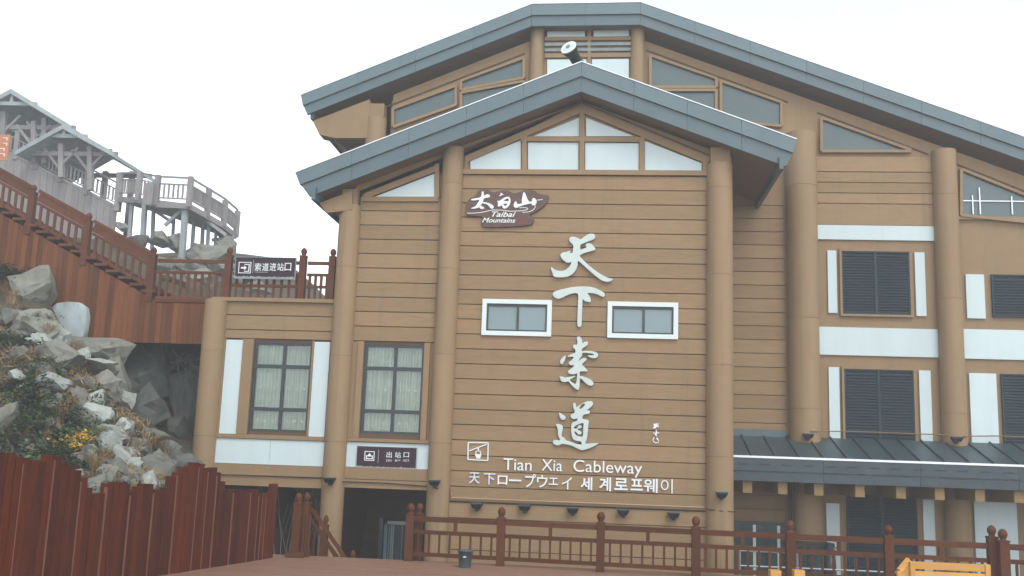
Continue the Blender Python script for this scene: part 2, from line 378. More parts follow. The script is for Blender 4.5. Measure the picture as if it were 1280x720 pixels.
CPW += [*[tuple(at(x, y, Y)) for x, y, Y in [(0,330,23),(60,352,23),(120,375,23),(190,400,23),(-80,300,23),(0,325,30),(80,345,30),(150,350,30),(-100,270,30)]], *[tuple(at(x, y, Y)) for x, y, Y in [(190,575,18.2),(200,555,19.0),(172,552,18.0),(163,525,18.4),(215,595,18.6),(232,602,18.2),(178,530,19.2),(215,560,19.6),(150,505,18.9),(160,480,19.8),(66,402,19.5),(76,415,19.5),(86,428,19.4),(50,385,19.4),(96,442,19.3),(30,372,19.3)]], (-4,45,5),(-10,50,8),(-20,52,12),(-2,33,0),(-2,26,-1.2),(3,40,-1),(-30,45,16),(-40,30,10),(-30,15,7),(-25,5,3)]
CPA = np.array(CPW)
GX = np.concatenate([np.linspace(-45, -18, 28), np.linspace(-17.7, -4.8, 96)]); GY = np.concatenate([np.linspace(4, 24, 112), np.linspace(24.5, 60, 60)])
XX, YY = np.meshgrid(GX, GY)
def height(X, Y):
    X = np.asarray(X, float); Y = np.asarray(Y, float); num = np.zeros_like(X); den = np.zeros_like(X)
    for cx, cy, cz in CPA:
        w = 1/((X-cx)**2+(Y-cy)**2+.05)**1.7; num += w*cz; den += w
    z = num/den
    fx = FA.x+(Y-FA.y)*fd.x/fd.y
    right = (Y < 17.2) & (X > fx-.12)
    return np.where(right, np.minimum(z, -.4), z)
ZZ = height(XX, YY)
nz = np.array([[noise.fractal(Vector((x*.9, yy*.9, 0)), .9, 2.0, 4) for x in GX] for yy in GY])
ZZ = ZZ+.16*nz*np.where((YY < 17.4) & (XX > -7.2), 0.2, 1)
hb = MB(); nx = len(GX)
hb.v = [(float(XX[j, k]), float(YY[j, k]), float(ZZ[j, k])) for j in range(len(GY)) for k in range(nx)]
hb.f = [(j*nx+k, j*nx+k+1, (j+1)*nx+k+1, (j+1)*nx+k) for j in range(len(GY)-1) for k in range(nx-1)]
tag(hb.build('hillside', M_SOIL, smooth=True), kind='structure')
def gz(x, y): return float(height(np.array([x]), np.array([y]))[0])

# ================================================================== STATION BUILDING
F = 19.5; MW = 22.0
BX = dict(A=-7.82, B=-5.17, C=-3.1, D=2.25, E=4.31, Fc=7.40, G=10.5)
sb = empty('station_building', (0, F, FLOOR), 'brown cableway station with slate grey gabled roofs and white panels', 'building')
def part(name, m, *a): return box(name, m, sb, *a)
# --- columns of stacked drums
def column(x, yc, r, z0, z1, seams, cap=None, rt=None):
    c = MB().lathe((x, yc, z0), [(r*.95, 0), (r*.95, z1-z0-.02)], 24).build('column', M_GAP, sb, True)
    zs = [z0]+[s for s in seams if z0 < s < z1]+[z1]
    rt = rt or r
    for a, b in zip(zs, zs[1:]):
        ra = r+(rt-r)*(a-z0)/(z1-z0); rb = r+(rt-r)*(b-z0)/(z1-z0)
        MB().lathe((x, yc, a), [(ra, .003), (rb, b-a-.003)], 28).build('drum', M_COLUMN, c, True)
    if cap: box('capital', M_BEAM, c, x-cap, x+cap, yc-cap*.8, yc+cap*.8, z1+.002, z1+.32)
    return c
def seamz(px, ys, Y): return [at(px, y, Y).z for y in ys]
YC = F-.03
column(BX['A'], YC, .225, FLOOR, 4.72, seamz(258, (545, 438), F))
column(BX['B'], YC, .225, FLOOR, 6.72, seamz(420, (664, 552, 445, 335), F), .16, .215)
column(BX['C'], YC, .225, FLOOR, 7.95, seamz(555, (664, 554, 444, 337, 232), F), None, .215)
column(BX['D'], YC, .26, FLOOR, 7.65, seamz(900, (684, 571, 457, 345, 237), F), .19, .25)
column(BX['E'], MW-.1, .33, FLOOR, 9.1, seamz(1003, (512, 400, 236), MW), None, .335)
column(BX['Fc'], MW-.05, .26, FLOOR, 8.75, seamz(1188, (517, 375, 246), MW), None, .255)
column(BX['G'], MW-.05, .26, FLOOR, 7.6, (1.5, 4.5, 6.2))

# --- front hall, centre bay (C-D)
PITCH_B = (7.41-.89)/22
fw = part('front_wall', M_GAP, BX['C'], BX['D']+.1, F+.036, F+.25, FLOOR, 7.42)
W1 = (-2.38, -1.01, 4.135, 4.85); W2 = (.09, 1.45, 4.14, 4.85)
boards(fw, BX['C']+.2, BX['D']-.23, .89-7*PITCH_B, PITCH_B, 29, F, holes=(W1, W2))
def slider_window(r, y):
    x0, x1, z0, z1 = r; t = .085
    w = MB(); w.box(x0-.003, x1+.003, y-.055, y+.03, z1-t, z1+.003).box(x0-.003, x1+.003, y-.055, y+.03, z0-.003, z0+t).box(x0-.003, x0+t, y-.055, y+.03, z0+t, z1-t).box(x1-t, x1+.003, y-.055, y+.03, z0+t, z1-t)
    w = w.build('window', M_WHITEF, sb)
    xi0, xi1, zi0, zi1 = x0+t, x1-t, z0+t, z1-t; mid = (xi0+xi1)/2+.02; f = .035
    fr = MB()
    fr.box(xi0, xi1, y-.02, y+.03, zi1-f*1.4, zi1).box(xi0, xi1, y-.02, y+.03, zi0, zi0+f).box(xi0, xi0+f, y-.02, y+.03, zi0+f, zi1-f*1.4).box(xi1-f, xi1, y-.02, y+.03, zi0+f, zi1-f*1.4).box(mid-.022, mid+.022, y-.025, y+.03, zi0+f, zi1-f*1.4)
    fr.build('sash_frame', M_FRAME, w)
    box('pane', M_GLASSB, w, xi0+f, mid-.022, y+.012, y+.028, zi0+f, zi1-f*1.4)
    box('pane', M_GLASSB, w, mid+.022, xi1-f, y+.005, y+.021, zi0+f, zi1-f*1.4)
    box('catch', M_STEEL, w, mid-.045, mid-.03, y-.002, y+.01, (zi0+zi1)/2-.04, (zi0+zi1)/2+.02)
slider_window(W1, F); slider_window(W2, F)
# gable above the centre bay
gb = prism('gable_wall', M_BEAM, sb, [(BX['B']-.1, 6.4), (-5.1, 7.2), (-.5, 8.98), (2.5, 7.83), (2.5, 7.42), (BX['C'], 7.42), (BX['C'], 6.95), (BX['B']-.1, 6.95)], F+.04, F+.25)
def bar(poly_px, m=M_BEAM, y0=F-.03, y1=F+.045, Y=F, parent=gb, name='mullion'):
    return prism(name, m, parent, xz(poly_px, Y), y0, y1)
def px_line(a, b, w, Y, y0, y1, m, parent, name='frame_bar'):   # flat bar in the facade plane
    p = at(*a, Y); q = at(*b, Y); d = Vector((q.x-p.x, q.z-p.z)); d.normalize(); n = Vector((-d.y, d.x))*w/2
    return prism(name, m, parent, [(p.x+n.x, p.z+n.y), (q.x+n.x, q.z+n.y), (q.x-n.x, q.z-n.y), (p.x-n.x, p.z-n.y)], y0, y1)
GP = [[(588,211.5),(651,212),(651,175.5),(588,199.5)], [(660,178),(723,178),(723,212),(660,212)], [(731.5,178),(798.5,179),(798.5,213),(731.5,212.5)],
      [(806,176),(877,204),(877,213),(806,213)], [(667,170),(724,170),(724,147)], [(732.5,147),(792,170),(732.5,170)]]
for g_ in GP: prism('gable_pane', M_PANEL, gb, xz(g_, F), F+.01, F+.05)
# frame bars of the gable glazing
for a, b, w, yy in [((579,215),(884,217),.10,F-.05), ((655.5,171),(655.5,213.5),.10,F-.035), ((727.5,138),(727.5,213.5),.10,F-.045), ((802.3,173),(802.3,214),.10,F-.035),
                ((651,174),(806,175),.10,F-.04)]:
    px_line(a, b, w, F, yy, F+.045, M_BEAM, gb)
for a, b in [((582,199.5),(727,137)), ((728,137),(886,202))]:
    px_line(a, b, .13, F, F-.03, F+.044, M_BEAM, gb)
px_line((583.5,200),(583.5,213.5), .09, F, F-.028, F+.046, M_BEAM, gb); px_line((881,202),(881,214), .09, F, F-.028, F+.046, M_BEAM, gb)
for a, b in [((575,191),(727,128)), ((728,128),(893,196))]:      # thin shadow groove bars above the glazing
    px_line(a, b, .02, F, F+.01, F+.043, M_GAP, gb)
# left gable pane (B-C)
prism('gable_pane', M_PANEL, gb, xz([(468,246),(543,246),(543,217)], F), F+.01, F+.05)
px_line((452,249.3),(548,249.3), .10, F, F-.04, F+.045, M_BEAM, gb); px_line((546.5,205),(546.5,247), .09, F, F-.036, F+.046, M_BEAM, gb)
px_line((455,246),(545,211), .12, F, F-.03, F+.044, M_BEAM, gb)
# --- bay B-C
zb = 6.86
WBC = (-4.72, -3.51, 2.14, 3.90); WAB = (-6.98, -5.78, 2.11, 3.89)
def cells_wall(name, x0, x1, z0, z1, holes, m=M_GAP):
    mb = MB()
    for c in wall_cells(x0, x1, z0, z1, holes): mb.box(c[0], c[1], F+.036, F+.25, c[2], c[3])
    return mb.build(name, m, sb)
wbc = cells_wall('bay_wall', BX['B'], BX['C']-.001, 1.09, 6.94, [WBC])
boards(wbc, BX['B']+.19, BX['C']-.19, 3.96+.0, PITCH_B, 10, F)
wab = cells_wall('bay_wall', BX['A'], BX['B']-.001, 1.05, 4.70, [WAB])
boards(wab, BX['A']+.19, BX['B']-.19, 4.13, PITCH_B, 2, F)
boards(wab, BX['A']+.19, BX['B']-.19, 3.95, .18, 1, F)
def rect_parts(parent, name, m, rects, y0, y1):
    for r in rects: box(name, m, parent, r[0], r[1], y0, y1, r[2], r[3])
# A-B framing
xa, xb = BX['A']+.19, BX['B']-.19
rect_parts(wab, 'white_panel', M_PANEL, [(-7.56, -7.21, 1.985+.06, 3.92), (-5.74, -5.42, 1.985+.06, 3.92), (xa, (xa+xb)/2-.003, 1.47, 1.955), ((xa+xb)/2+.003, xb, 1.47, 1.955)], F+.0, F+.037)
rect_parts(wab, 'frame_post', M_BEAM, [(-7.205, -6.985, 2.05, 3.945), (-5.775, -5.745, 2.05, 3.945), (-7.62, -7.565, 2.05, 3.945)], F-.025, F+.035)
rect_parts(wab, 'frame_beam', M_BEAM, [(xa, xb, 1.965, 2.045), (xa, xb, 1.25, 1.462)], F-.035, F+.034)
rect_parts(wab, 'frame_beam', M_BEAM, [(xa, xb, 1.05, 1.235)], F-.03, F+.034)
# B-C framing
xb2, xc = BX['B']+.19, BX['C']-.19
rect_parts(wbc, 'white_panel', M_PANEL, [(xb2+.02, xc-.02, 1.485, 1.965)], F+.0, F+.037)
rect_parts(wbc, 'frame_post', M_BEAM, [(xb2, -4.725-.12, 2.05, 3.945), (-3.505+.12, xc, 2.05, 3.945)], F+.0, F+.035)
rect_parts(wbc, 'frame_post', M_BEAM, [(-4.725-.117, -4.725, 2.05, 3.95), (-3.505, -3.505+.117, 2.05, 3.95)], F-.045, F+.035)
rect_parts(wbc, 'frame_beam', M_BEAM, [(xb2, xc, 1.98, 2.045), (xb2, xc, 1.262, 1.48)], F-.05, F+.034)
rect_parts(wbc, 'frame_beam', M_BEAM, [(xb2, xc, 1.09, 1.25)], F-.045, F+.034)
def curtain_window(r, y, dark):
    x0, x1, z0, z1 = r; f = .05; zm1 = z1-(z1-z0)*.27; zm2 = z0+(z1-z0)*.25; mid = (x0+x1)/2+.02
    w = MB(); w.box(x0, x1, y, y+.07, z1-f, z1).box(x0, x1, y, y+.07, z0, z0+f).box(x0, x0+f, y, y+.07, z0+f, z1-f).box(x1-f, x1, y, y+.07, z0+f, z1-f)
    w.box(mid-.03, mid+.03, y+.01, y+.07, z0+f, z1-f)
    for zz in (zm1, zm2): w.box(x0+f, x1-f, y-.01, y+.065, zz-.035, zz+.035)
    w = w.build('window', M_FRAME, sb)
    for a, b in ((x0+f, mid-.03), (mid+.03, x1-f)):
        for c, d in ((z0+f, zm2-.035), (zm2+.035, zm1-.035), (zm1+.035, z1-f)):
            box('pane', M_GLASS, w, a, b, y+.035, y+.043, c, d)
    for k, (a, b) in enumerate(((x0, mid), (mid, x1))):
        cb = MB(); n = 90; vs = []; fs = []
        dens = random.uniform(52, 64)
        for i in range(n+1):
            x = a+(b-a)*i/n; yy = y+.20+.075*math.sin(i*dens/n)+.02*math.sin(i*.37+k*2)
            vs += [(x, yy, z0-.05), (x, yy+.01*math.sin(i), z1+.05)]
        for i in range(n): fs.append((2*i, 2*i+2, 2*i+3, 2*i+1))
        cb.add(vs, fs); cb.build('curtain', M_CURTAIN, w, True)
    # patterned hem band of the curtain
    hm = MB()
    for i in range(7):
        xx = x0+.12+(x1-x0-.2)*i/6.5; hm.box(xx-.02, xx+.02, y+.118, y+.122, z0+.2, z0+.24); hm.box(xx-.02, xx+.02, y+.118, y+.122, z0+.85, z0+.89)
    hm.build('curtain_pattern', M_CURTAIN, w)
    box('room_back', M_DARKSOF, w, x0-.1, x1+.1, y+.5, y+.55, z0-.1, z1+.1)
curtain_window(WAB, F+.05, 0); curtain_window(WBC, F+.05, 1)
# platform roof over A-B and doorway room behind B-C
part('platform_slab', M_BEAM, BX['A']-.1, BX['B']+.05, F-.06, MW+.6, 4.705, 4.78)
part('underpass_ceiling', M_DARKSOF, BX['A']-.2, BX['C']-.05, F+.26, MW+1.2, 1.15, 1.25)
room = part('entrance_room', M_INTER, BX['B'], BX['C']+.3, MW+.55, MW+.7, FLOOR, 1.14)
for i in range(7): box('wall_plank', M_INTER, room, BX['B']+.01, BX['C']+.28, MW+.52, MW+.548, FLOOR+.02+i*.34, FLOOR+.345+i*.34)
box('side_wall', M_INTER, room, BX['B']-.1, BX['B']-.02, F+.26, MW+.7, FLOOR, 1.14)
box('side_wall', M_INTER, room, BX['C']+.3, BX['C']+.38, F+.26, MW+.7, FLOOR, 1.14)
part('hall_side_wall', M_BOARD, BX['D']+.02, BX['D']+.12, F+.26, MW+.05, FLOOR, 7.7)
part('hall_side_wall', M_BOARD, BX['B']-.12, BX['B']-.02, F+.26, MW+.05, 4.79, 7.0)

# --- roofs
def roof(name, ridge, y0, y1, eaves_cut, t1, t2, seam, cutl=.0, cutr=.0, mats=(M_SLATE, M_SLATE2), cap=True, soff=.9):
    """ridge: polyline of top edge (x,z) from left eave to right eave"""
    base = MB(); n = len(ridge)
    poly = list(ridge)+[(x, z-t1-t2+.05) for x, z in ridge[::-1]]
    # body behind the fascia, set back
    for (x0, z0), (x1, z1) in zip(ridge, ridge[1:]):
        sa = cutl*1.6 if (x0, z0) == ridge[0] else 0; sb_ = cutr*1.6 if (x1, z1) == ridge[-1] else 0
        m_ = (z1-z0)/(x1-x0); base.prism([(x0, z0-.01), (x1, z1-.01), (x1-sb_, z1-sb_*m_-t1-t2+.04), (x0+sa, z0+sa*m_-t1-t2+.04)], y0+.12, y1)
    r = base.build(name, M_SOFFIT, sb)
    for (x0, z0), (x1, z1) in zip(ridge, ridge[1:]):
        L = math.hypot(x1-x0, z1-z0); k = max(1, round(L/seam))
        for i in range(k):
            a, b = i/k, (i+1)/k; g = .003/L
            P = lambda t, dz, sh=0: (x0+(x1-x0)*t+sh, z0+(z1-z0)*t+dz)
            a += g; b -= g
            s1 = .0
            ca = cutl if i == 0 and (x0, z0) == ridge[0] else 0; cb_ = cutr if i == k-1 and (x1, z1) == ridge[-1] else 0; dx = x1-x0
            prism('fascia_panel', mats[0], r, [P(a, .0), P(b, .0), P(b-.5*cb_/dx, -t1), P(a+.5*ca/dx, -t1)], y0, y0+.119)
            prism('fascia_trim', mats[1], r, [P(a+.55*ca/dx, -t1-.003), P(b-.55*cb_/dx, -t1-.003), P(b-1.4*cb_/dx, -t1-t2), P(a+1.4*ca/dx, -t1-t2)], y0+.045, y0+.118)
        # roof covering on top with bright drip edge
        prism('roof_sheet', mats[0], r, [(x0, z0+.003), (x1, z1+.003), (x1, z1+.04), (x0, z0+.04)], y0+.03, y1+.02)
        prism('drip_edge', M_EDGE, r, [(x0, z0+.003), (x1, z1+.003), (x1, z1+.022), (x0, z0+.022)], y0-.012, y0+.028)
    return r
# front gable roof
FR = xz([(369,216), (727,77.5), (996,174.5)], 18.95)
fr = roof('front_roof', FR, 18.95, MW+.1, None, .29, .31, 1.15, .22, .14)
# eave ends: stepped timber layers running back under both eaves
def eave_steps(r, x, z, sgn, y0, y1, slope, n=3, base_dz=-.66):
    for k in range(n):
        a = x+sgn*(.10+.24*k); b = x+sgn*(1.0+.10*k); zt = z+base_dz+slope*(.10+.24*k)
        zt2 = z+base_dz+slope*(1.0+.1*k)
        MB().prism([(a, zt-.10*k-.003), (b, zt2-.10*k-.003), (b, zt2-.10*(k+1)), (a, zt-.10*(k+1))], y0+.1*k, y1).build('eave_board', M_BEAM if k < 1 else M_DARKSOF, r)
#eave_steps(fr, FR[0][0], FR[0][1], 1, 19.0, MW, (FR[1][1]-FR[0][1])/(FR[1][0]-FR[0][0]))
#eave_steps(fr, FR[2][0], FR[2][1], -1, 19.0, MW, (FR[1][1]-FR[2][1])/(FR[2][0]-FR[1][0]))
MB().box(FR[2][0]-.34, FR[2][0]-.26, 18.9, MW+.1, FR[2][1]-.60, FR[2][1]-.35).build('eave_beam', M_SLATE2, fr)
MB().box(FR[0][0]+.38, FR[0][0]+.46, 18.9, MW+.1, FR[0][1]-.56, FR[0][1]-.3).build('eave_beam', M_SLATE2, fr)
# main roof
MY = 21.62
p0, p1, p2, p3 = (at(*q, MY) for q in ((376,119), (665,5), (801,3), (1280,171)))
sl_ = (p3.z-p2.z)/(p3.x-p2.x)
MR = [(p0.x, p0.z), (p1.x, p1.z), (p2.x, p2.z), (13.0, p2.z+sl_*(13.0-p2.x))]
mr = roof('main_roof', MR, MY, 36, None, .27, .25, 1.35, .12, 0)
#eave_steps(mr, MR[0][0], MR[0][1], 1, 21.5, 34, (MR[1][1]-MR[0][1])/(MR[1][0]-MR[0][0]), 4, -.74)
MB().box(MR[0][0]+.22, MR[0][0]+.3, MY+.14, 36, MR[0][1]-.52, MR[0][1]-.3).build('eave_beam', M_SLATE2, mr)

# --- main hall wall behind
def mtop(x):
    for (x0, z0), (x1, z1) in zip(MR, MR[1:]):
        if x0 <= x <= x1: return z0+(z1-z0)*(x-x0)/(x1-x0)-.70
    return 5
prism('bracket_board', M_BEAM, mr, xz([(391,151),(462,124),(462,172.5),(418,172.5),(399,168)], 21.8), 21.8, 22.2)
prism('eave_course', M_SOFFIT, mr, xz([(404,158),(470,150),(470,183),(428,181),(414,173)], 22.6), 22.3, 34)
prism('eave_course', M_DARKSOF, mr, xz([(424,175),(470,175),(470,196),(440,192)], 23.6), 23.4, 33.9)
prism('bracket_board', M_BEAM, fr, xz([(399,254),(440,238),(440,262),(425,264),(408,266)], 19.25), 19.25, 19.42)
prism('eave_course', M_SOFFIT, fr, xz([(412,255),(440,250),(440,276),(424,272)], 19.8), 19.7, MW)
mwl = prism('main_wall', M_BEAM, sb, [(-5.0, 7.0), (-5.0, mtop(-5.0)), (MR[1][0], mtop(MR[1][0]+.01)), (MR[2][0], mtop(MR[2][0]-.01)), (12.6, mtop(12.6)), (12.6, FLOOR), (2.3, FLOOR), (2.3, 7.0)], MW+.04, MW+.3)
part('main_side_wall', M_BEAM, -5.1, -4.9, MW+.31, 35.5, 1.3, mtop(-5.0)-.05)
part('main_rear_wall', M_BEAM, -5.1, 12.6, 35.3, 35.6, FLOOR, 8)
YM = MW
column(at(471,150,YM).x, YM-.02, .24, 6.9, at(471,149,YM).z+.0, [], .2)
for px in (671, 797): column(at(px,70,YM).x, YM+.0, .16, 8.6, at(px,36,YM).z, [])
def gpane(poly, m=M_GLASSD, y=YM+.005, frame=.05, parent=mwl):
    pts = xz(poly, YM)
    w = prism('gable_window', m, parent, pts, y+.02, y+.039)
    n = len(pts)
    cx = sum(p[0] for p in pts)/n; cz = sum(p[1] for p in pts)/n
    for i in range(n):
        a, b = Vector(pts[i]), Vector(pts[(i+1) % n]); d = (b-a).normalized(); nn = Vector((-d.y, d.x))
        if nn.dot(Vector((cx, cz))-a) > 0: nn = -nn
        prism('frame_bar', M_BEAM, w, [tuple(a-d*.02-nn*.012), tuple(b+d*.02-nn*.012), tuple(b+d*.02+nn*frame), tuple(a-d*.02+nn*frame)], y-.05-.004*i, y+.036)
    return w
for q in ([(492.5,137),(569,109),(569,131),(492.5,158)], [(577.5,102),(654,74),(654,97),(577.5,112)], [(577.5,117),(654,103),(654,150),(577.5,150)],
          [(814,71),(894,99),(894,108.5),(814,108.5)], [(814,114),(894,114),(894,150),(814,150)], [(902,103),(975.5,129),(975.5,157),(902,150)],
          [(1027.5,149),(1137,188.5),(1027.5,188.5)]): gpane(q)
for a, b in [((480,134),(656,66)), ((808,62),(985,127)), ((1022,140),(1160,192)), ((1195,204),(1290,242))]:
    px_line(a, b, .03, YM, YM+.015, YM+.045, M_GAP, mwl, 'shadow_groove')
# lantern between the two slim posts
for q in ([(684,39),(731,39),(731,46),(684,46)], [(742,38),(786,37),(786,45),(742,45.5)], [(684,74.5),(733,74),(733,110),(684,110)], [(740,74),(786,73.5),(786,110),(740,110)]):
    prism('lantern_pane', M_PANEL, mwl, xz(q, YM), YM+.0, YM+.05)
for a, b, w in [((681,36),(790,35),.06), ((681,49),(790,48),.09), ((681,56),(790,55),.07), ((681,63),(790,62),.07), ((681,70),(790,69),.10)]:
    px_line(a, b, w, YM, YM-.03, YM+.045, M_BEAM if w != .07 else M_GREYWOOD, mwl, 'lantern_slat')
px_line((736.5,37),(736.5,108), .08, YM, YM-.025, YM+.045, M_BEAM, mwl)
# D-E boards
zt = at(918,240,YM).z
ln = [at(930, y_, YM).z for y_ in (306, 322.5, 339.5, 356.5, 373, 390, 407)]
pt = (ln[0]-ln[-1])/6; z00 = ln[0]-math.floor((ln[0]-FLOOR-.1)/pt)*pt
boards(mwl, 2.36, 4.06, z00, pt, int((zt-z00)/pt), YM, th=.038)
box('wall_trim', M_BEAM, mwl, 3.95, 4.02, YM-.03, YM+.03, 2.45, zt-.1)
# E-F boards
e0, e1 = BX['E']+.33, BX['Fc']-.25
zl = [at(1090, y_, YM).z for y_ in (195.5, 215, 228.3, 241.6, 254.8)]
for a, b in zip(zl, zl[1:]): boards(mwl, e0, e1, b, a-b, 1, YM, th=.038)
boards(mwl, e0, e1, at(1090,282,YM).z, zl[-1]-at(1090,282,YM).z, 1, YM, th=.038)
def wpanel(x0, x1, z0, z1): box('white_panel', M_PANEL, mwl, x0, x1, YM-.005, YM+.041, z0, z1)
def framed(x0, x1, z0, z1):      # brown border pieces, proud of the wall
    t = .05; pieces = [(x0-t, x1+t, z1+.002, z1+t), (x0-t, x1+t, z0-t, z0-.002), (x0-t, x0-.002, z0-.001, z1+.001), (x1+.002, x1+t, z0-.001, z1+.001)]
    for p in pieces: box('frame_bar', M_BEAM, mwl, p[0], p[1], YM-.03, YM+.042, p[2], p[3])
def louvre(x0, x1, z0, z1, name='louvre_window'):
    w = MB(); t = .03; mid = (x0+x1)/2
    w.box(x0, x1, YM-.02, YM+.039, z1-t, z1).box(x0, x1, YM-.02, YM+.039, z0, z0+t).box(x0, x0+t, YM-.02, YM+.039, z0+t, z1-t).box(x1-t, x1, YM-.02, YM+.039, z0+t, z1-t).box(mid-.03, mid+.03, YM-.022, YM+.039, z0+t, z1-t)
    w.box(x0+.01, x1-.01, YM+.03, YM+.0395, z0+.01, z1-.01)
    w = w.build(name, M_LOUVRE, mwl)
    sl = MB(); z = z0+t+.01; p = .062
    for a, b in ((x0+t, mid-.03), (mid+.03, x1-t)):
        zz = z
        while zz+p < z1-t:
            sl.add([(a, YM-.015, zz), (b, YM-.015, zz), (b, YM+.026, zz+p*.95), (a, YM+.026, zz+p*.95), (a, YM-.015, zz+.014), (b, YM-.015, zz+.014)], [(4,5,2,3),(0,1,5,4),(0,3,2,1)]); zz += p
    sl.build('slats', M_LOUVRE, w)['kind'] = 'stuff'
    return w
def X(px, py): return at(px, py, YM).x
def Z(px, py): return at(px, py, YM).z
wpanel(e0, e1, Z(1095,300), Z(1095,282)); wpanel(e0, e1, Z(1097,445), Z(1097,410))
louvre(5.17, 6.60, 5.085, 6.47); louvre(5.17, 6.61, 2.36, 3.89)
framed(5.17, 6.60, 5.085, 6.47); framed(5.17, 6.61, 2.36, 3.89)
wpanel(4.87, 5.06, 5.1, 6.48); wpanel(6.72, 6.93, 5.07, 6.47)
wpanel(4.85, 5.07, 2.36, 3.92); wpanel(6.73, 6.97, 2.36, 3.90)
# F-G bay
f0, f1 = BX['Fc']+.25, BX['G']-.25
gw = gpane([(1202,213),(1380,285),(1380,287),(1202,268.5)])
box('safety_rail', M_EDGE, gw, f0+.1, f1-.2, YM-.01, YM+.01, Z(1240,252), Z(1240,252)+.022)
for px, h in ((1216,.85), (1225,1.2), (1265,.8)):
    box('rail_post', M_EDGE, gw, X(px,262)-.012, X(px,262)+.012, YM-.016, YM+.006, Z(px,268), Z(px,268)+h*.5)
box('frame_beam', M_BEAM, mwl, f0, f1, YM-.03, YM+.04, Z(1240,276)+.02, Z(1240,276)+.09)
wpanel(f0, f1, Z(1240,449), Z(1240,412))
wpanel(X(1208,370), X(1231,370), Z(1220,398), Z(1220,343)); louvre(X(1240,370), X(1240,370)+1.43, Z(1240,396), Z(1240,343))
wpanel(X(1213,510), X(1247,510), 2.36, 3.87); louvre(X(1253,510), X(1253,510)+1.43, 2.36, 3.87)
# --- canopy over the right ground floor
YE = 20.5
zr = 2.41
ze = at(1100,577,YE).z+.02
cx0, cx1 = BX['D']+.28, 12.4
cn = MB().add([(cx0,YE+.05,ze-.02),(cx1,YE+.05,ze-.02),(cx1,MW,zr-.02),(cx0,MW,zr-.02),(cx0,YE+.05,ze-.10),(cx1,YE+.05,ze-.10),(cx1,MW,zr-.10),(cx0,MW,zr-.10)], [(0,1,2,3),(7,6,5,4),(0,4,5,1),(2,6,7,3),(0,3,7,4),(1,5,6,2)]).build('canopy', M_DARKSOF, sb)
sx = .465; x = cx0
while x < cx1-.1:
    a, b = x+.004, x+sx-.004
    MB().add([(a,YE,ze-.017),(b,YE,ze-.017),(b,MW-.005,zr-.017),(a,MW-.005,zr-.017),(a,YE,ze),(b,YE,ze),(b,MW-.005,zr),(a,MW-.005,zr)], [(3,2,1,0),(4,5,6,7),(0,1,5,4),(1,2,6,5),(2,3,7,6),(3,0,4,7)]).build('roof_sheet', M_CANOPY, cn)
    MB().beam((x, YE, ze+.012), (x, MW-.005, zr+.012), .022, .05).build('standing_seam', M_CANOPY, cn)
    x += sx
box('drip_edge', M_EDGE, cn, cx0, cx1, YE-.05, YE-.002, ze-.03, ze+.012)
x = cx0
while x < cx1-.2:
    b = min(x+1.85, cx1)
    box('fascia_panel', M_CANOPY, cn, x+.003, b-.003, YE-.035, YE+.02, ze-.28, ze-.032)
    box('fascia_trim', M_CANOPY, cn, x+.003, b-.003, YE-.01, YE+.05, ze-.48, ze-.284)
    x = b
x = cx0+.2
while x < cx1-.3:
    box('vent_slot', M_BLACK, cn, x, x+.2, YE-.04, YE-.0352, ze-.165, ze-.145); x += .42
xs = [X(860+k/3.05, 608)*(YE+.25)/YM for k in (222, 355, 492, 647, 802, 948, 1100, 1247)]
xs += [xs[-1]+.8*(k+1) for k in range(4)]
for x in xs: box('rafter_tail', M_TAIL, cn, x-.09, x+.09, YE+.08, MW-.05, ze-.72, ze-.485)
box('ridge_flashing', M_SLATE2, cn, cx0, BX['E']-.36, MW-.06, MW-.042, zr-.02, zr+.13)
box('ledger', M_DARKSOF, cn, cx0, cx1, MW-.045, MW-.0, zr-.2, zr-.11)
# ground floor wall under the canopy
wpanel(4.75, 5.02, FLOOR+.1, 1.05); louvre(5.17, 6.6, FLOOR+.1, 1.25); wpanel(6.72, 6.95, FLOOR+.1, 1.2)
rect_parts(mwl, 'white_panel', M_PANEL, [(4.80+k*.82, 5.42+k*.82, 1.5, 1.72) for k in range(3)]+[(7.9+k*.82, 8.5+k*.82, 1.5, 1.72) for k in range(3)], YM-.004, YM+.04)
wpanel(7.75, 8.6, FLOOR+.1, 1.2); louvre(8.8, 10.1, FLOOR+.1, 1.2)
gd = box('glass_door', M_FRAME, mwl, 2.5, 4.0, YM-.06, YM-.002, FLOOR, .62)
for x0, x1 in ((2.56, 2.98), (3.04, 3.46), (3.52, 3.94)): box('pane', M_GLASSD, gd, x0, x1, YM-.075, YM-.061, FLOOR+.1, .54)
for x in (2.6, 3.25, 3.75): box('door_edge', M_WHITEF, gd, x-.03, x+.03, YM-.09, YM-.076, FLOOR+.05, .55)
MB().tube([(4.0, YM-.35, 2.1), (4.0, YM-.35, FLOOR)], .04, 8).build('downpipe', M_DARKSOF, sb)

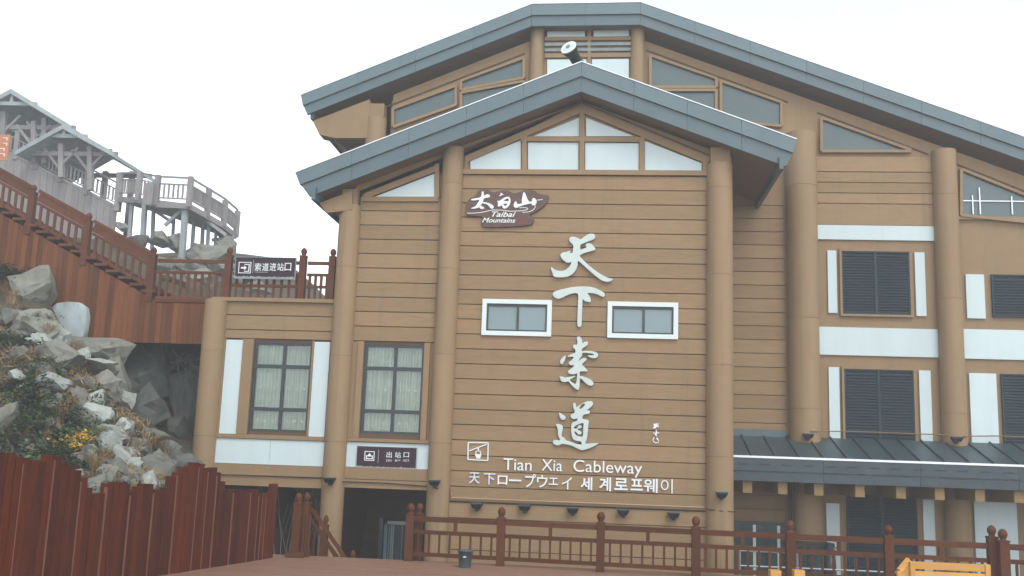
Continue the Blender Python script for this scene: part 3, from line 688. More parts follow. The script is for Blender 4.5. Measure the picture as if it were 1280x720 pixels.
# ================================================================== SIGNS AND LETTERING ON THE FACADE
def traced(name, loops, origin, k, Y, th, m, parent, sm=4, bev=.006):
    ox, oy = origin; L = []
    for lp in loops:
        pts = [(p.x, p.z) for p in (at(ox+a/k, oy+b/k, Y) for a, b in lp)]; L.append(smooth_closed(pts, sm))
    me = curve_mesh(L, Y-th, th, bev); me.materials.clear(); me.materials.append(m); me.name = name
    return link(name, me, parent)
T1 = [[(285,175),(300,152),(345,150),(385,165),(410,178),(450,150),(505,118),(550,115),(575,135),(572,165),(545,185),(490,205),(440,226),(412,240),(408,262),(412,292),(450,282),(476,268),(468,242),(480,227),(515,222),(540,235),(565,262),(580,285),(572,300),(530,312),(480,325),(435,340),(412,355),(405,368),(440,410),(500,465),(560,515),(640,570),(710,605),(772,625),(755,645),(720,655),(680,652),(640,635),(580,590),(520,540),(460,485),(410,440),(388,425),(380,432),(378,470),(360,520),(325,565),(285,590),(240,603),(180,606),(120,600),(105,585),(95,550),(80,515),(85,488),(110,510),(150,528),(200,532),(240,522),(275,495),(300,460),(305,435),(270,442),(240,430),(205,400),(185,365),(190,340),(215,325),(255,318),(292,306),(298,315),(292,333),(320,325),(325,300),(330,260),(322,235),(300,215),(285,195)]]
T2 = [[(100,205),(115,182),(160,165),(240,145),(330,128),(430,122),(520,126),(580,142),(630,165),(670,190),(685,215),(670,238),(640,232),(600,212),(550,200),(490,198),(510,225),(525,260),(522,298),(490,295),(455,285),(437,268),(432,330),(428,420),(424,540),(415,572),(395,578),(378,565),(375,520),(378,420),(382,300),(385,225),(370,200),(320,203),(260,222),(210,248),(165,262),(125,250),(105,228)]]
T3 = [[(370,110),(390,98),(415,110),(432,150),(430,175),(455,160),(490,158),(495,180),(480,205),(450,222),(432,235),(425,262),(470,260),(540,265),(590,278),(607,305),(600,330),(570,345),(530,340),(500,325),(498,308),(530,312),(560,306),(545,295),(490,285),(435,285),(430,310),(405,345),(390,372),(420,350),(455,340),(480,350),(470,372),(430,410),(455,440),(490,488),(450,492),(405,495),(403,540),(430,545),(490,565),(535,590),(558,625),(545,648),(510,650),(470,625),(435,590),(405,570),(402,620),(395,685),(375,697),(345,680),(310,645),(275,605),(240,612),(200,605),(185,580),(178,548),(210,550),(240,558),(290,552),(345,540),(350,548),(320,570),(290,585),(320,615),(352,632),(365,600),(372,520),(330,525),(290,518),(270,500),(278,480),(310,455),(335,425),(300,422),(280,405),(282,385),(310,365),(330,330),(270,328),(280,308),(320,292),(350,280),(350,245),(330,225),(325,205),(340,190),(368,190),(375,160)],
      [(240,312),(243,340),(225,385),(210,412),(190,405),(182,380),(200,345)]]
T4 = [[(172,232),(200,250),(235,270),(245,295),(228,315),(200,312),(180,290),(172,260)],
      [(330,130),(350,124),(362,150),(365,172),(400,150),(440,125),(490,106),(535,108),(552,130),(540,160),(510,185),(478,212),(500,208),(518,225),(505,248),(475,252),(445,262),(432,300),(480,312),(505,330),(500,360),(495,430),(485,515),(475,550),(470,580),(540,578),(608,575),(600,590),(550,618),(500,638),(430,655),(380,640),(320,610),(250,592),(200,588),(165,602),(125,595),(100,570),(110,545),(140,540),(172,545),(180,530),(160,490),(155,420),(135,372),(150,362),(190,368),(215,395),(205,450),(200,500),(230,515),(250,545),(300,560),(360,582),(418,590),(415,560),(370,552),(330,535),(312,490),(305,420),(310,360),(330,340),(370,325),(372,300),(330,308),(302,285),(305,255),(335,240),(345,215),(330,180)],
      [(460,140),(440,135),(410,160),(398,190),(420,188),(450,160)],
      [(338,398),(360,380),(400,360),(440,352),(444,365),(440,430),(436,498),(400,500),(365,488),(345,462),(342,445),(362,455),(388,478),(415,476),(422,455),(405,436),(378,428),(392,412),(418,408),(422,385),(400,374),(378,390),(378,405),(352,414)]]
cal = empty('calligraphy_lettering', (-.4, F, 2.2), 'four large silver white brush script characters in a column down the facade', 'sign')
for nm, T, o in (('character', T1, (680,280)), ('character', T2, (680,345)), ('character', T3, (680,410)), ('character', T4, (680,490))):
    traced(nm, T, o, 9, F-.012, .05, M_LETTER, cal)
sig = empty('signature_lettering', (1.1, F, 1.9), 'small white three character signature low on the right of the facade', 'sign')
for L_ in ([[(145,450),(205,445),(204,455),(180,458),(208,465),(205,490),(190,480),(175,500),(140,500),(150,485),(165,470),(140,475),(158,460)]], [[(148,545),(175,550),(178,520),(190,520),(190,545),(212,545),(212,555),(190,560),(188,588),(176,588),(174,575),(155,570),(175,562),(150,556)]],
           [[(150,605),(165,600),(150,630),(160,650),(185,658),(210,645),(195,630),(180,610),(195,605),(212,635),(208,658),(180,668),(152,655),(140,630)]]):
    traced('character', L_, (800,480), 9, F-.003, .02, M_LETTERW, sig, 3, .002)
en = empty('english_lettering', (-.5, F, 1.5), 'white raised letters reading Tian Xia Cableway', 'sign')
Yl = F-.03
def r7(l, t, r, b): return px_rect(570+l/4.414, 540+t/4.414, 570+r/4.414, 540+b/4.414, F)
word('Tian', r7(262,147,418,212), Yl, .03, M_LETTERW, en); word('Xia', r7(473,152,587,215), Yl, .03, M_LETTERW, en); word('Cableway', r7(648,160,1027,246), Yl, .03, M_LETTERW, en)
ml = empty('japanese_korean_lettering', (-.7, F, 1.1), 'white raised Chinese Japanese and Korean characters in one line below the English name', 'sign')
for c, l, t, r, b, m, of in [('天',72,223,132,284,M_LETTERV,.008),('下',153,228,216,290,M_LETTERV,.008),('ロ',230,240,284,290,M_LETTERW,.012),('ー',293,262,360,272,M_LETTERW,.0),('プ',380,232,440,305,M_LETTERW,.01),('ウ',447,238,505,306,M_LETTERW,.01),('エ',513,252,563,292,M_LETTERW,.012),('イ',583,248,640,316,M_LETTERW,.01),
                          ('세',687,250,752,320,M_LETTERW,.02),('계',790,250,855,326,M_LETTERW,.02),('로',873,255,948,320,M_LETTERW,.02),('프',963,260,1030,322,M_LETTERW,.02),('웨',1035,258,1112,335,M_LETTERW,.015),('이',1130,260,1195,338,M_LETTERW,-.004)]:
    glyph('character', c, r7(l,t,r,b), Yl, .03, m, ml, 0, of)
pic = empty('gondola_pictogram', (-2.4, F, 1.7), 'small square outline pictogram of a gondola on its cable', 'sign')
def pline(pts, w, parent, name, m=M_LETTERW, Y=F-.003, th=.022, k=4.414, o=(570,540)):
    mb = MB()
    for (a, b), (c, d) in zip(pts, pts[1:]):
        p = at(o[0]+a/k, o[1]+b/k, Y); q = at(o[0]+c/k, o[1]+d/k, Y); mb.beam((p.x, Y-th/2, p.z), (q.x, Y-th/2, q.z), w, th, (0,1,0)) if False else mb.beam((p.x, Y-th/2, p.z), (q.x, Y-th/2, q.z), th, w)
    return mb.build(name, m, parent)
pline([(68,58),(178,60),(176,157),(66,152),(68,58)], .02, pic, 'outline'); pline([(74,104),(170,68)], .02, pic, 'cable', th=.024); pline([(124,86),(123,102)], .02, pic, 'hanger', th=.026)
traced('cabin', [[(110,104),(136,104),(140,125),(134,147),(113,147),(106,125)], [(114,108),(132,108),(134,122),(112,122)]], (570,540), 4.414, F-.003, .022, M_LETTERW, pic, 1, .001)
# carved wooden name board
nb = empty('wooden_name_board', (-1.9, F, 6.4), 'dark wavy edged wooden board with white script above Taibai Mountains', 'sign')
o2 = (580,230); k2 = 10.667
traced('board_body', [[(35,300),(50,240),(100,190),(165,165),(185,105),(250,75),(330,85),(400,115),(450,105),(520,90),(590,90),(650,125),(720,120),(790,95),(880,85),(950,100),(1010,140),(1090,150),(1132,165),(1120,230),(1080,290),(1000,350),(920,400),(880,425),(930,470),(925,520),(870,555),(700,575),(400,585),(290,580),(240,555),(230,510),(260,460),(200,440),(80,430),(35,410)]], o2, k2, F-.003, .05, M_SIGN, nb, 4, .008)
YB = F-.055
for lp in ([[(238,108),(262,105),(268,155),(315,138),(348,160),(335,182),(270,195),(255,235),(222,290),(190,318),(145,330),(95,330),(110,318),(150,300),(180,262),(205,215),(150,222),(105,220),(98,205),(150,195),(215,180),(235,150)], [(210,290),(240,300),(268,320),(255,333),(220,330),(205,310)], [(250,245),(300,250),(350,265),(395,295),(392,325),(360,330),(335,300),(300,270),(255,262)]],
           [[(490,120),(530,145),(505,150),(475,168),(472,155),(488,145)], [(445,228),(480,225),(530,188),(580,174),(612,188),(622,225),(610,275),(580,315),(545,332),(518,320),(510,292),(500,290),(462,305),(450,290),(455,260)], [(512,262),(530,225),(570,195),(598,205),(595,232),(540,232),(515,245)], [(530,268),(575,268),(560,290),(538,290)]],
           [[(790,120),(810,118),(830,160),(850,210),(880,240),(905,230),(912,200),(935,190),(965,215),(968,250),(945,285),(905,285),(900,265),(850,270),(800,285),(750,300),(700,322),(668,305),(662,280),(680,240),(700,235),(705,262),(735,270),(775,255),(770,225),(780,165)]]):
    traced('character', lp, o2, k2, YB+.002, .02, M_LETTERW, nb, 3, .002)
pline([(40,390),(150,390),(260,375),(380,347),(500,350),(620,365),(760,360),(840,345),(852,328),(820,315),(740,320)], .012, nb, 'swoosh', Y=YB+.002, th=.012, k=k2, o=o2)
pline([(948,285),(950,310),(920,350),(860,375),(780,380)], .012, nb, 'swoosh', Y=YB+.002, th=.012, k=k2, o=o2); pline([(980,215),(1050,208)], .012, nb, 'swoosh', Y=YB+.002, th=.012, k=k2, o=o2)
def r8(l, t, r, b): return px_rect(o2[0]+l/k2, o2[1]+t/k2, o2[0]+r/k2, o2[1]+b/k2, F)
word('Taibai', r8(375,378,692,448), YB-.01, .012, M_LETTERW, nb, .35, .01); word('Mountains', r8(248,462,690,524), YB-.01, .012, M_LETTERW, nb, .35, .01)
traced('seal', [[(735,465),(830,462),(835,535),(738,538)]], o2, k2, YB+.002, .006, M_REDSEAL, nb, 2, .001)
# exit sign over the doorway
def info_sign(name, label, rect, Y, chars, crects, picto, tiny, div):
    x0, x1, z0, z1 = rect
    e = empty(name, ((x0+x1)/2, Y, z0), label, 'sign')
    box('sign_board', M_SIGNP, e, x0, x1, Y-.03, Y, z0, z1)
    b = .006; fr = MB().box(x0-.012, x1+.012, Y-.036, Y-.002, z1, z1+.012).box(x0-.012, x1+.012, Y-.036, Y-.002, z0-.012, z0).box(x0-.012, x0, Y-.036, Y-.002, z0, z1).box(x1, x1+.012, Y-.036, Y-.002, z0, z1)
    fr.build('sign_edge', M_GREYWOOD, e)
    for c, r in zip(chars, crects): glyph('character', c, r, Y-.037, .006, M_LETTERW, e, 0, .004)
    picto(e, Y-.037); 
    box('divider', M_GREYWOOD, e, div-.006, div+.006, Y-.036, Y-.031, z0+(z1-z0)*.25, z0+(z1-z0)*.88)
    # pale mountain frieze along the lower edge
    mb = MB(); n = 40
    for i in range(n):
        a = x0+(x1-x0)*i/n; b_ = x0+(x1-x0)*(i+1)/n; h = (z1-z0)*(.05+.10*abs(noise.noise(Vector((i*.45, x0, 0)))))
        mb.box(a, b_, Y-.033, Y-.0301, z0+.004, z0+.004+h)
    mb.build('frieze', M_GREYWOOD, e)
    tiny(e, Y-.037); return e
ex = px_rect(446.5, 559, 520.5, 586, F)
def exr(l, t, r, b): return px_rect(420+l/3.13, 410+t/3.13, 420+r/3.13, 410+b/3.13, F)
def frame_loop(e, Y, r, w, name='pictogram'):
    x0, x1, z0, z1 = r
    MB().box(x0, x1, Y, Y+.006, z1-w, z1).box(x0, x1, Y, Y+.006, z0, z0+w).box(x0, x0+w, Y, Y+.006, z0+w, z1-w).box(x1-w, x1, Y, Y+.006, z0+w, z1-w).build(name, M_LETTERW, e)
def picto_exit(e, Y):
    frame_loop(e, Y, exr(113,482,152,519), .014)
    l, r, b, t = exr(119,488,146,513)
    MB().box(l, l+.02, Y, Y+.006, b, t-.05).box(r-.02, r, Y, Y+.006, b, t-.05).box(l+.02, r-.02, Y, Y+.006, b, b+.018).build('pictogram', M_LETTERW, e)
    m = (l+r)/2; MB().prism([(m-.055, t-.07), (m, t-.005), (m+.055, t-.07), (m+.022, t-.07), (m+.022, b+.05), (m-.022, b+.05), (m-.022, t-.07)], Y, Y+.006).build('arrow', M_LETTERW, e)
exs = info_sign('exit_sign', 'purple brown sign with three white characters above the dark doorway', ex, F-.003, '出站口', [exr(199,484,220,507), exr(232,485,255,508), exr(266,487,287,506)], picto_exit,
          lambda e, Y: [glyph('character', c, exr(l,514,r,522), Y, .005, M_LETTERW, e) for c, l, r in (('E',199,203),('x',205,209),('i',211,213),('t',215,219),('출',231,242),('구',243,254),('出',264,274),('口',276,286))], at(420+167/3.13, 410+500/3.13, F).x)
# entrance sign on the walkway rail
YR = 19.62
en_r = px_rect(295, 322.5, 369.5, 348.5, YR-.1)
def enr(l, t, r, b): return px_rect(180+l/4.923, 280+t/4.923, 180+r/4.923, 280+b/4.923, YR-.1)
def picto_in(e, Y):
    frame_loop(e, Y, enr(585,236,662,305), .014)
    l, r, b, t = enr(600,248,652,295)
    MB().box(r-.018, r, Y, Y+.006, b, t).box(l+.07, r-.018, Y, Y+.006, b, b+.016).box(l+.07, r-.018, Y, Y+.006, t-.016, t).build('pictogram', M_LETTERW, e)
    m = (b+t)/2; MB().prism([(l, m-.016), (l+.07, m-.016), (l+.07, m-.05), (l+.125, m), (l+.07, m+.05), (l+.07, m+.016), (l, m+.016)], Y, Y+.006).build('arrow', M_LETTERW, e)
ens = info_sign('entrance_sign', 'dark sign with arrow pictogram and five white characters on the upper walkway rail', en_r, YR-.1, '索道进站口', [enr(685+46*i,242,725+46*i,290) for i in range(5)], picto_in,
          lambda e, Y: box('caption_line', M_GREYWOOD, e, enr(685,296,765,300)[0], enr(685,296,765,300)[1], Y, Y+.005, *enr(685,296,765,300)[2:]), at(180+675/4.923, 280+270/4.923, YR-.1).x)

# ================================================================== LAMPS, CABLES
def floodlight(p, label, group='floodlights along the foot of the facade'):
    e = empty('floodlight', p, label, 'floodlight', group)
    x, y, z = p
    MB().box(x-.11, x+.11, y-.17, y-.03, z-.03, z+.0).add([(x-.11,y-.17,z-.032),(x+.11,y-.17,z-.032),(x+.11,y-.03,z-.032),(x-.11,y-.03,z-.032),(x-.07,y-.14,z-.10),(x+.07,y-.14,z-.10),(x+.07,y-.05,z-.10),(x-.07,y-.05,z-.10)], [(4,5,6,7)[::-1],(0,1,5,4),(1,2,6,5),(2,3,7,6),(3,0,4,7)]).build('housing', M_BLACK, e)
    box('lamp_glass', M_GLASSB, e, x-.095, x+.095, y-.16, y-.04, z+.001, z+.008)
    MB().box(x-.05, x+.05, y-.03, y+.0, z-.12, z-.02).box(x-.03, x+.03, y-.06, y-.03, z-.15, z-.10).build('bracket', M_BLACK, e)
    return e
ordn = ['leftmost floodlight of the row along the facade, under the first Chinese character', 'floodlight second from left in the facade row', 'middle floodlight of the row of five along the facade', 'floodlight fourth from left in the facade row', 'rightmost floodlight of the facade row, nearest the thick corner column']
first = None
for (px, py), lb in zip([(596,629), (656,631.5), (716,634.5), (779,637), (842,640.5)], ordn):
    p = at(px, py, F-.1); p.y = F-.0
    if first is None: first = floodlight(p, lb)
    else:
        c = copy_tree(first, p-first.location); c['label'] = lb
for px, py, yy, lb in [(412,597,F-.25,'small black lamp on the column left of the doorway'), (543,600,F-.25,'small black lamp on the column right of the doorway'), (902,615,F-.29,'small black lamp low on the thick corner column'),
                    (1010,542,MW-.43,'small black lamp on the thick column above the canopy'), (1196,546,MW-.31,'small black lamp on the right column above the canopy')]:
    p = at(px, py, yy-.1); p.y = yy
    c = copy_tree(first, p-first.location); c['label'] = lb; c['group'] = 'column lamps'
cb = MB()
a = at(563,622,F); b = at(880,644,F)
cb.tube([(BX['C']+.26, F-.04, 1.08), (BX['C']+.26, F-.04, a.z), (BX['D']-.28, F-.04, a.z-.0)], .014, 6)
tag(cb.build('conduit', M_PIPE), 'tan conduit pipe above the row of floodlights on the facade', 'pipe')
cb = MB(); cb.tube([(BX['C']+.225, F-.03, 1.14), (BX['C']+.225, F-.03, a.z-.06), (BX['D']-.28, F-.03, a.z-.06)], .009, 5)
cb.tube([(-7.6, F-.06, 1.245), (-5.4, F-.06, 1.255), (-5.17, F-.28, 1.17), (-4.9, F-.07, 1.2), (-4.1, F-.07, 1.20), (-3.3, F-.07, 1.17), (-3.1, F-.28, 1.15), (-2.88, F-.05, 1.14)], .011, 5)
tag(cb.build('cable', M_DCABLE), 'thin dark cable running across the columns and beam over the doorway', 'cable')
cb = MB(); cb.tube([(4.35, MW-.46, 2.52), (5.2, MW-.1, 2.56), (7.0, MW-.1, 2.55), (7.4, MW-.33, 2.52), (8.2, MW-.1, 2.56), (11, MW-.1, 2.55)], .012, 5)
tag(cb.build('cable', M_SOFFIT), 'thin cable along the wall just above the canopy', 'cable')
cb = MB(); cb.tube([(1.98, F-.2, .95), (2.25, F-.29, .93), (2.52, F-.2, .92)], .010, 5)
tag(cb.build('cable', M_DCABLE), 'short cable wrapped round the thick corner column', 'cable')
# searchlight standing on the ridge of the front roof
sp0 = at(727, 76, 19.3); c0 = at(711, 61, 19.0)
slt = empty('searchlight', sp0, 'round white faced searchlight on the ridge of the front roof', 'searchlight')
ax = Vector((-.42, -.75, .42)).normalized()
h0 = Vector((c0.x, 18.95, c0.z)); h1 = h0-ax*.62
MB().tube([h0, h0-ax*.05, h0-ax*.12, h0-ax*.2, h1], [.165, .165, .14, .115, .11], 20).build('housing', M_BLACK, slt, True)
MB().tube([h0+ax*.004, h0+ax*.02], [.17, .165], 24).build('bezel', M_WHITEF, slt, True)
MB().tube([h0+ax*.021, h0+ax*.03], [.12, .09], 20).build('lens', M_PANEL, slt, True)
MB().tube([h0+ax*.031, h0+ax*.045], [.05, .04], 16).build('bulb_shield', M_STEEL, slt, True)
MB().beam(h1+Vector((-.1,0,.1)), sp0+Vector((-.16,.1,-.12)), .03, .03).beam(h1+Vector((.1,0,.1)), sp0+Vector((.1,.1,-.1)), .03, .03).beam(sp0+Vector((-.2,.1,-.1)), sp0+Vector((.2,.1,-.1)), .05, .05).build('mount', M_STEEL, slt)

# ================================================================== RAILINGS
def newel(parent, x, y, z0, h, w, m, name='post', up=True):
    p = MB(); hh = w/2
    p.box(x-hh, x+hh, y-hh, y+hh, z0, z0+h-.19); p = p.build(name, m, parent)
    MB().box(x-hh*1.12, x+hh*1.12, y-hh*1.12, y+hh*1.12, z0+h-.188, z0+h-.165).build('cap', m, p)
    MB().lathe((x, y, z0+h-.164), [(hh*.8,0),(hh*.62,.015),(hh*.7,.03),(hh*.98,.07),(hh*.95,.11),(hh*.6,.15),(hh*.15,.166)], 14).build('finial', m, p, True)
    return p
# front railing along the deck edge
fe = empty('deck_railing', (-3.2, 17.2, 0), 'low brown timber railing with round topped posts along the front of the deck', 'railing')
FP = [(-3.18, 17.15), (-1.62, 17.0), (.03, 16.82), (1.55, 16.66), (3.0, 16.5), (4.46, 16.35), (5.95, 16.2), (7.5, 16.05), (9.1, 15.9)]
for i, (x, y) in enumerate(FP):
    newel(fe, x, y, -.02, .97 if i < 6 else 1.03, .135, M_RAIL)
    if i == 0: newel(fe, x+.12, y+.16, -.02, .97, .12, M_RAIL)
    if i == 6: newel(fe, x+.10, y-.16, -.02, .99, .14, M_RAIL)
for (x0, y0), (x1, y1) in zip(FP, FP[1:]):
    d = Vector((x1-x0, y1-y0, 0)).normalized(); a = Vector((x0, y0, 0))+d*.068; b = Vector((x1, y1, 0))-d*.068
    for z, w, h, nm in ((.70, .07, .085, 'top_rail'), (.485, .05, .065, 'mid_rail'), (.12, .05, .065, 'bottom_rail')):
        MB().beam(a+Vector((0,0,z)), b+Vector((0,0,z)), w, h).build(nm, M_RAIL, fe)
    L = (b-a).length; n = int(L/.165)
    for k in range(n):
        q = a+d*(L*(k+.5)/n)
        MB().box(q.x-.017, q.x+.017, q.y-.017, q.y+.017, .154, .452).build('baluster', M_RAIL, fe)
    q = a+d*L/2; MB().box(q.x-.028, q.x+.028, q.y-.028, q.y+.028, .519, .656).build('stub', M_RAIL, fe)
# small railing of the steps going down beside the building
st = empty('stair_railing', (-5.15, 17.0, 0), 'short brown railing sloping down the steps beside the doorway column', 'railing')
pn = [atz(358,697.5), atz(369,698)]
n1 = newel(st, -5.08, 16.95, -.02, 1.08, .13, M_RAIL); newel(st, -4.98, 17.1, -.02, 1.08, .12, M_RAIL)
box('kick_board', M_RAIL, st, -5.22, -4.9, 16.84, 16.88, 0, .09)
for k in range(2): box('baluster', M_RAIL, st, -5.0+.1*k, -4.96+.1*k, 17.0, 17.04, 0, .7)
ps = newel(st, -4.72, 17.45, FLOOR, 1.93, .09, M_RAIL)
for dz, nm in ((.78, 'top_rail'), (.60, 'mid_rail'), (.06, 'bottom_rail')):
    MB().beam((-4.98, 17.42, dz), (-4.22, 17.42, dz-.95), .05, .06).build(nm, M_RAIL, st)
for k in range(6):
    x = -4.9+k*.12; zb_ = .06-(x+4.98)*1.25
    box('baluster', M_RAIL, st, x-.014, x+.014, 17.41, 17.435, zb_, zb_+.54)
newel(st, -4.2, 17.42, FLOOR, 1.36, .10, M_RAIL)

# ---- walkway and stair at the upper left (Y about 19.6)
wk = empty('upper_walkway', (-9, YR, 3.8), 'brown timber walkway and stair with plank skirt descending to the platform beside the building', 'walkway')
def P(px, py, Y=YR): return at(px, py, Y)
zdk = 4.79
xl0 = P(195, 370).x                                 # foot of the stair
slope_px = [P(195,371), P(0,262)]
ms = (slope_px[1].z-slope_px[0].z)/(slope_px[1].x-slope_px[0].x)
def stair_z(x): return slope_px[0].z+ms*(x-slope_px[0].x) if x < xl0 else zdk-.06
xw0 = -14.2; xe = BX['A']-.16
zbot = P(200, 429).z
x = xw0
while x < xe:
    b = min(x+.118, xe)
    zb0 = zbot+(0 if x > P(107,400).x else .35)
    prism('skirt_plank', M_SKIRT, wk, [(x+.003, zb0), (b-.003, zb0), (b-.003, stair_z(b)-.07), (x+.003, stair_z(x)-.07)], YR-.03, YR+.0); x = b
tr = MB(); x = xl0
while x > xw0:                                       # treads
    z = stair_z(x-.28)
    MB().box(x-.30, x, YR-.07, YR+1.5, z-.06, z).box(x-.30, x-.27, YR+.02, YR+1.48, z-.2, z-.061).build('tread', M_RAILD, wk); x -= .27
box('deck_floor', M_RAILD, wk, xl0, xe+.1, YR-.05, YR+3.6, zdk-.12, zdk-.05)  # unseen extra depth at the back, added to shade the hollow below
box('under_beam', M_DARKSOF, wk, xw0, xe, YR+.1, YR+3.5, zbot+.1, zbot+.5)
posts = [(43, 231, 288), (112, 266, 325), (193, 309, 371)]
def wnewel(px, top, zb_, Y=YR, w=.13):
    t = P(px, top, Y); return newel(wk, t.x, Y, zb_, t.z-zb_, w, M_RAILD)
for px, t, b in posts+[(-28, 196, 250)]: wnewel(px, t, stair_z(P(px, b).x)-.12)
for px, t in ((288, 309), (380.5, 310), (417, 311)): wnewel(px, t, zdk-.15, YR-.02)
# stair balustrade
def sbal(xa, xb):
    za, zb_ = stair_z(xa), stair_z(xb)
    A = Vector((xa, YR, za)); B = Vector((xb, YR, zb_))
    for h, hh, nm in ((.83, .07, 'top_rail'), (.70, .17, 'rail_board'), (.56, .06, 'mid_rail'), (.13, .06, 'bottom_rail')):
        MB().beam(A+Vector((0,0,h)), B+Vector((0,0,h)), .03 if nm == 'rail_board' else .06, hh).build(nm, M_RAILD, wk)
    n = max(3, int(abs(xb-xa)/.15))
    for k in range(n):
        x = xa+(xb-xa)*(k+.5)/n; z = za+(zb_-za)*(k+.5)/n
        box('baluster', M_RAILD, wk, x-.028, x+.028, YR-.015, YR+.015, z+.15, z+.53)
sx_ = [P(-28,230).x, P(43,262).x, P(112,297).x, P(193,340).x]
for a, b in zip(sx_, sx_[1:]): sbal(a+.065, b-.065)
sbal(sx_[0]-1.4, sx_[0]-.065)
lx = [P(193,340).x, P(288,340).x, P(380.5,340).x, P(417,340).x]
for i, (a, b) in enumerate(zip(lx, lx[1:])):
    a += .065; b -= .065
    for h, hh, nm in ((.80, .07, 'top_rail'), (.56, .055, 'mid_rail'), (.31, .055, 'lower_rail'), (.03, .05, 'bottom_rail')):
        if i == 0 and nm == 'lower_rail': continue
        MB().beam((a, YR, zdk+h-.05), (b, YR, zdk+h-.05), .05, hh).build(nm, M_RAILD, wk)
    n = max(4, round((b-a)/.155))
    for k in range(n):
        x = a+(b-a)*(k+.5)/n
        if i == 0: box('baluster', M_RAILD, wk, x-.028, x+.028, YR-.015, YR+.015, zdk+.005, zdk+.48)
        else:
            box('baluster', M_RAILD, wk, x-.028, x+.028, YR-.015, YR+.015, zdk+.290, zdk+.48); box('baluster', M_RAILD, wk, x-.022, x+.022, YR-.0152, YR+.0152, zdk+.006, zdk+.23)

# ---- far walkway, viewing platform and shelters in the fog
YF = 38.0
def far_post(parent, p, h, w, m): return box('post', m, parent, p.x-w/2, p.x+w/2, p.y-w/2, p.y+w/2, p.z-.15, p.z+h)
def far_rail(parent, A, B, m, heights=((1.0,.07),(.72,.05),(.16,.05)), nb=7, bal=(.2,.7)):
    for h, t in heights: MB().beam(A+Vector((0,0,h)), B+Vector((0,0,h)), .06, t).build('rail', m, parent)
    for k in range(nb):
        q = A+(B-A)*((k+.5)/nb); box('baluster', m, parent, q.x-.035, q.x+.035, q.y-.02, q.y+.02, q.z+bal[0], q.z+bal[1])
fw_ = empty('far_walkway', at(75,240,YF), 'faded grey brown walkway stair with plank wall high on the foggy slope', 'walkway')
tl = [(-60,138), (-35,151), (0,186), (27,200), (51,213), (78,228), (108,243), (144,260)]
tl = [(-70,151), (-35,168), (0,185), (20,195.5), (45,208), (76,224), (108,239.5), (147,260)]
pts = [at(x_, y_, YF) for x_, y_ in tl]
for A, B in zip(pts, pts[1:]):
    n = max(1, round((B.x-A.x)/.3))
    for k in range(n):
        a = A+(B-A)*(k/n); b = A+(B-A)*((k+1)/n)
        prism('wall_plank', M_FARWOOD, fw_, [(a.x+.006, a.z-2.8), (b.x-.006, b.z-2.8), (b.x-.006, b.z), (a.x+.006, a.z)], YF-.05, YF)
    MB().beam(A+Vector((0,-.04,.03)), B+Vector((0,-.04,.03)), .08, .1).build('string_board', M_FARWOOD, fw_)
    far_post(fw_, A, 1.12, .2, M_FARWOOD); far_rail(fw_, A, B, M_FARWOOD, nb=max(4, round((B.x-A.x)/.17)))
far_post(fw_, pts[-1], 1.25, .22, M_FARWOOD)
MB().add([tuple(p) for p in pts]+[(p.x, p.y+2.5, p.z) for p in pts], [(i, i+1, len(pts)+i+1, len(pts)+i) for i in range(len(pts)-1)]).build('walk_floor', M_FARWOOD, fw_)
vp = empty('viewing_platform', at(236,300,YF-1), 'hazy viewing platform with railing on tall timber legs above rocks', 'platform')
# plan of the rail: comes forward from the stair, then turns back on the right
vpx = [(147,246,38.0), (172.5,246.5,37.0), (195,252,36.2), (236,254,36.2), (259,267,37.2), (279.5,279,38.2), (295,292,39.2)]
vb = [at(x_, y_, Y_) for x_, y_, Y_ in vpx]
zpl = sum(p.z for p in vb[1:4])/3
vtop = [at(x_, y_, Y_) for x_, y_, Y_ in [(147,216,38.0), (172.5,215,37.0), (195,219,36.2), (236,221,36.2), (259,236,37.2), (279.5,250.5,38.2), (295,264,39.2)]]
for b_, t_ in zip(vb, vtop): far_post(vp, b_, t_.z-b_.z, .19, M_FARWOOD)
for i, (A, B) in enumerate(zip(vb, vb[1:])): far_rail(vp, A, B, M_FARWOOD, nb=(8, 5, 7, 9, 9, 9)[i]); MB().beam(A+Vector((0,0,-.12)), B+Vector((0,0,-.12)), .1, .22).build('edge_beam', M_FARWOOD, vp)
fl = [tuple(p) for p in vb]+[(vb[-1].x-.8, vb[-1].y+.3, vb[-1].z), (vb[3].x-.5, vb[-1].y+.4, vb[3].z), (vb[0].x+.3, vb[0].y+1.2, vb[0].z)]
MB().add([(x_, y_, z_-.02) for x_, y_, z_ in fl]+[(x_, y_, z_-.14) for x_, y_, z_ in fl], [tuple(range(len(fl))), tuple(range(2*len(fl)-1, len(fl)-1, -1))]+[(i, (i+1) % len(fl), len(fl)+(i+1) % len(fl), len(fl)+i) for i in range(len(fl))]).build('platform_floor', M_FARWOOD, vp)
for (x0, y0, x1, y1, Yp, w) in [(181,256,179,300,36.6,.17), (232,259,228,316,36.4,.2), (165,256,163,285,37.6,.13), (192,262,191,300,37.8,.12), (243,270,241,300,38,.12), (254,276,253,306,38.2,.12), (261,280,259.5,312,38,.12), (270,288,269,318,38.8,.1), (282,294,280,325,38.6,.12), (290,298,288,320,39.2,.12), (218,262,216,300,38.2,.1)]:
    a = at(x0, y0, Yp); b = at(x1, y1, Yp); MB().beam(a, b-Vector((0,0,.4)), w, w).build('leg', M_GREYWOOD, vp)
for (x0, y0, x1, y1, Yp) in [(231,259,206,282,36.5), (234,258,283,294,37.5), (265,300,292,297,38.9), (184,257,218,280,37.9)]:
    MB().beam(at(x0, y0, Yp), at(x1, y1, Yp), .1, .12).build('brace', M_GREYWOOD, vp)
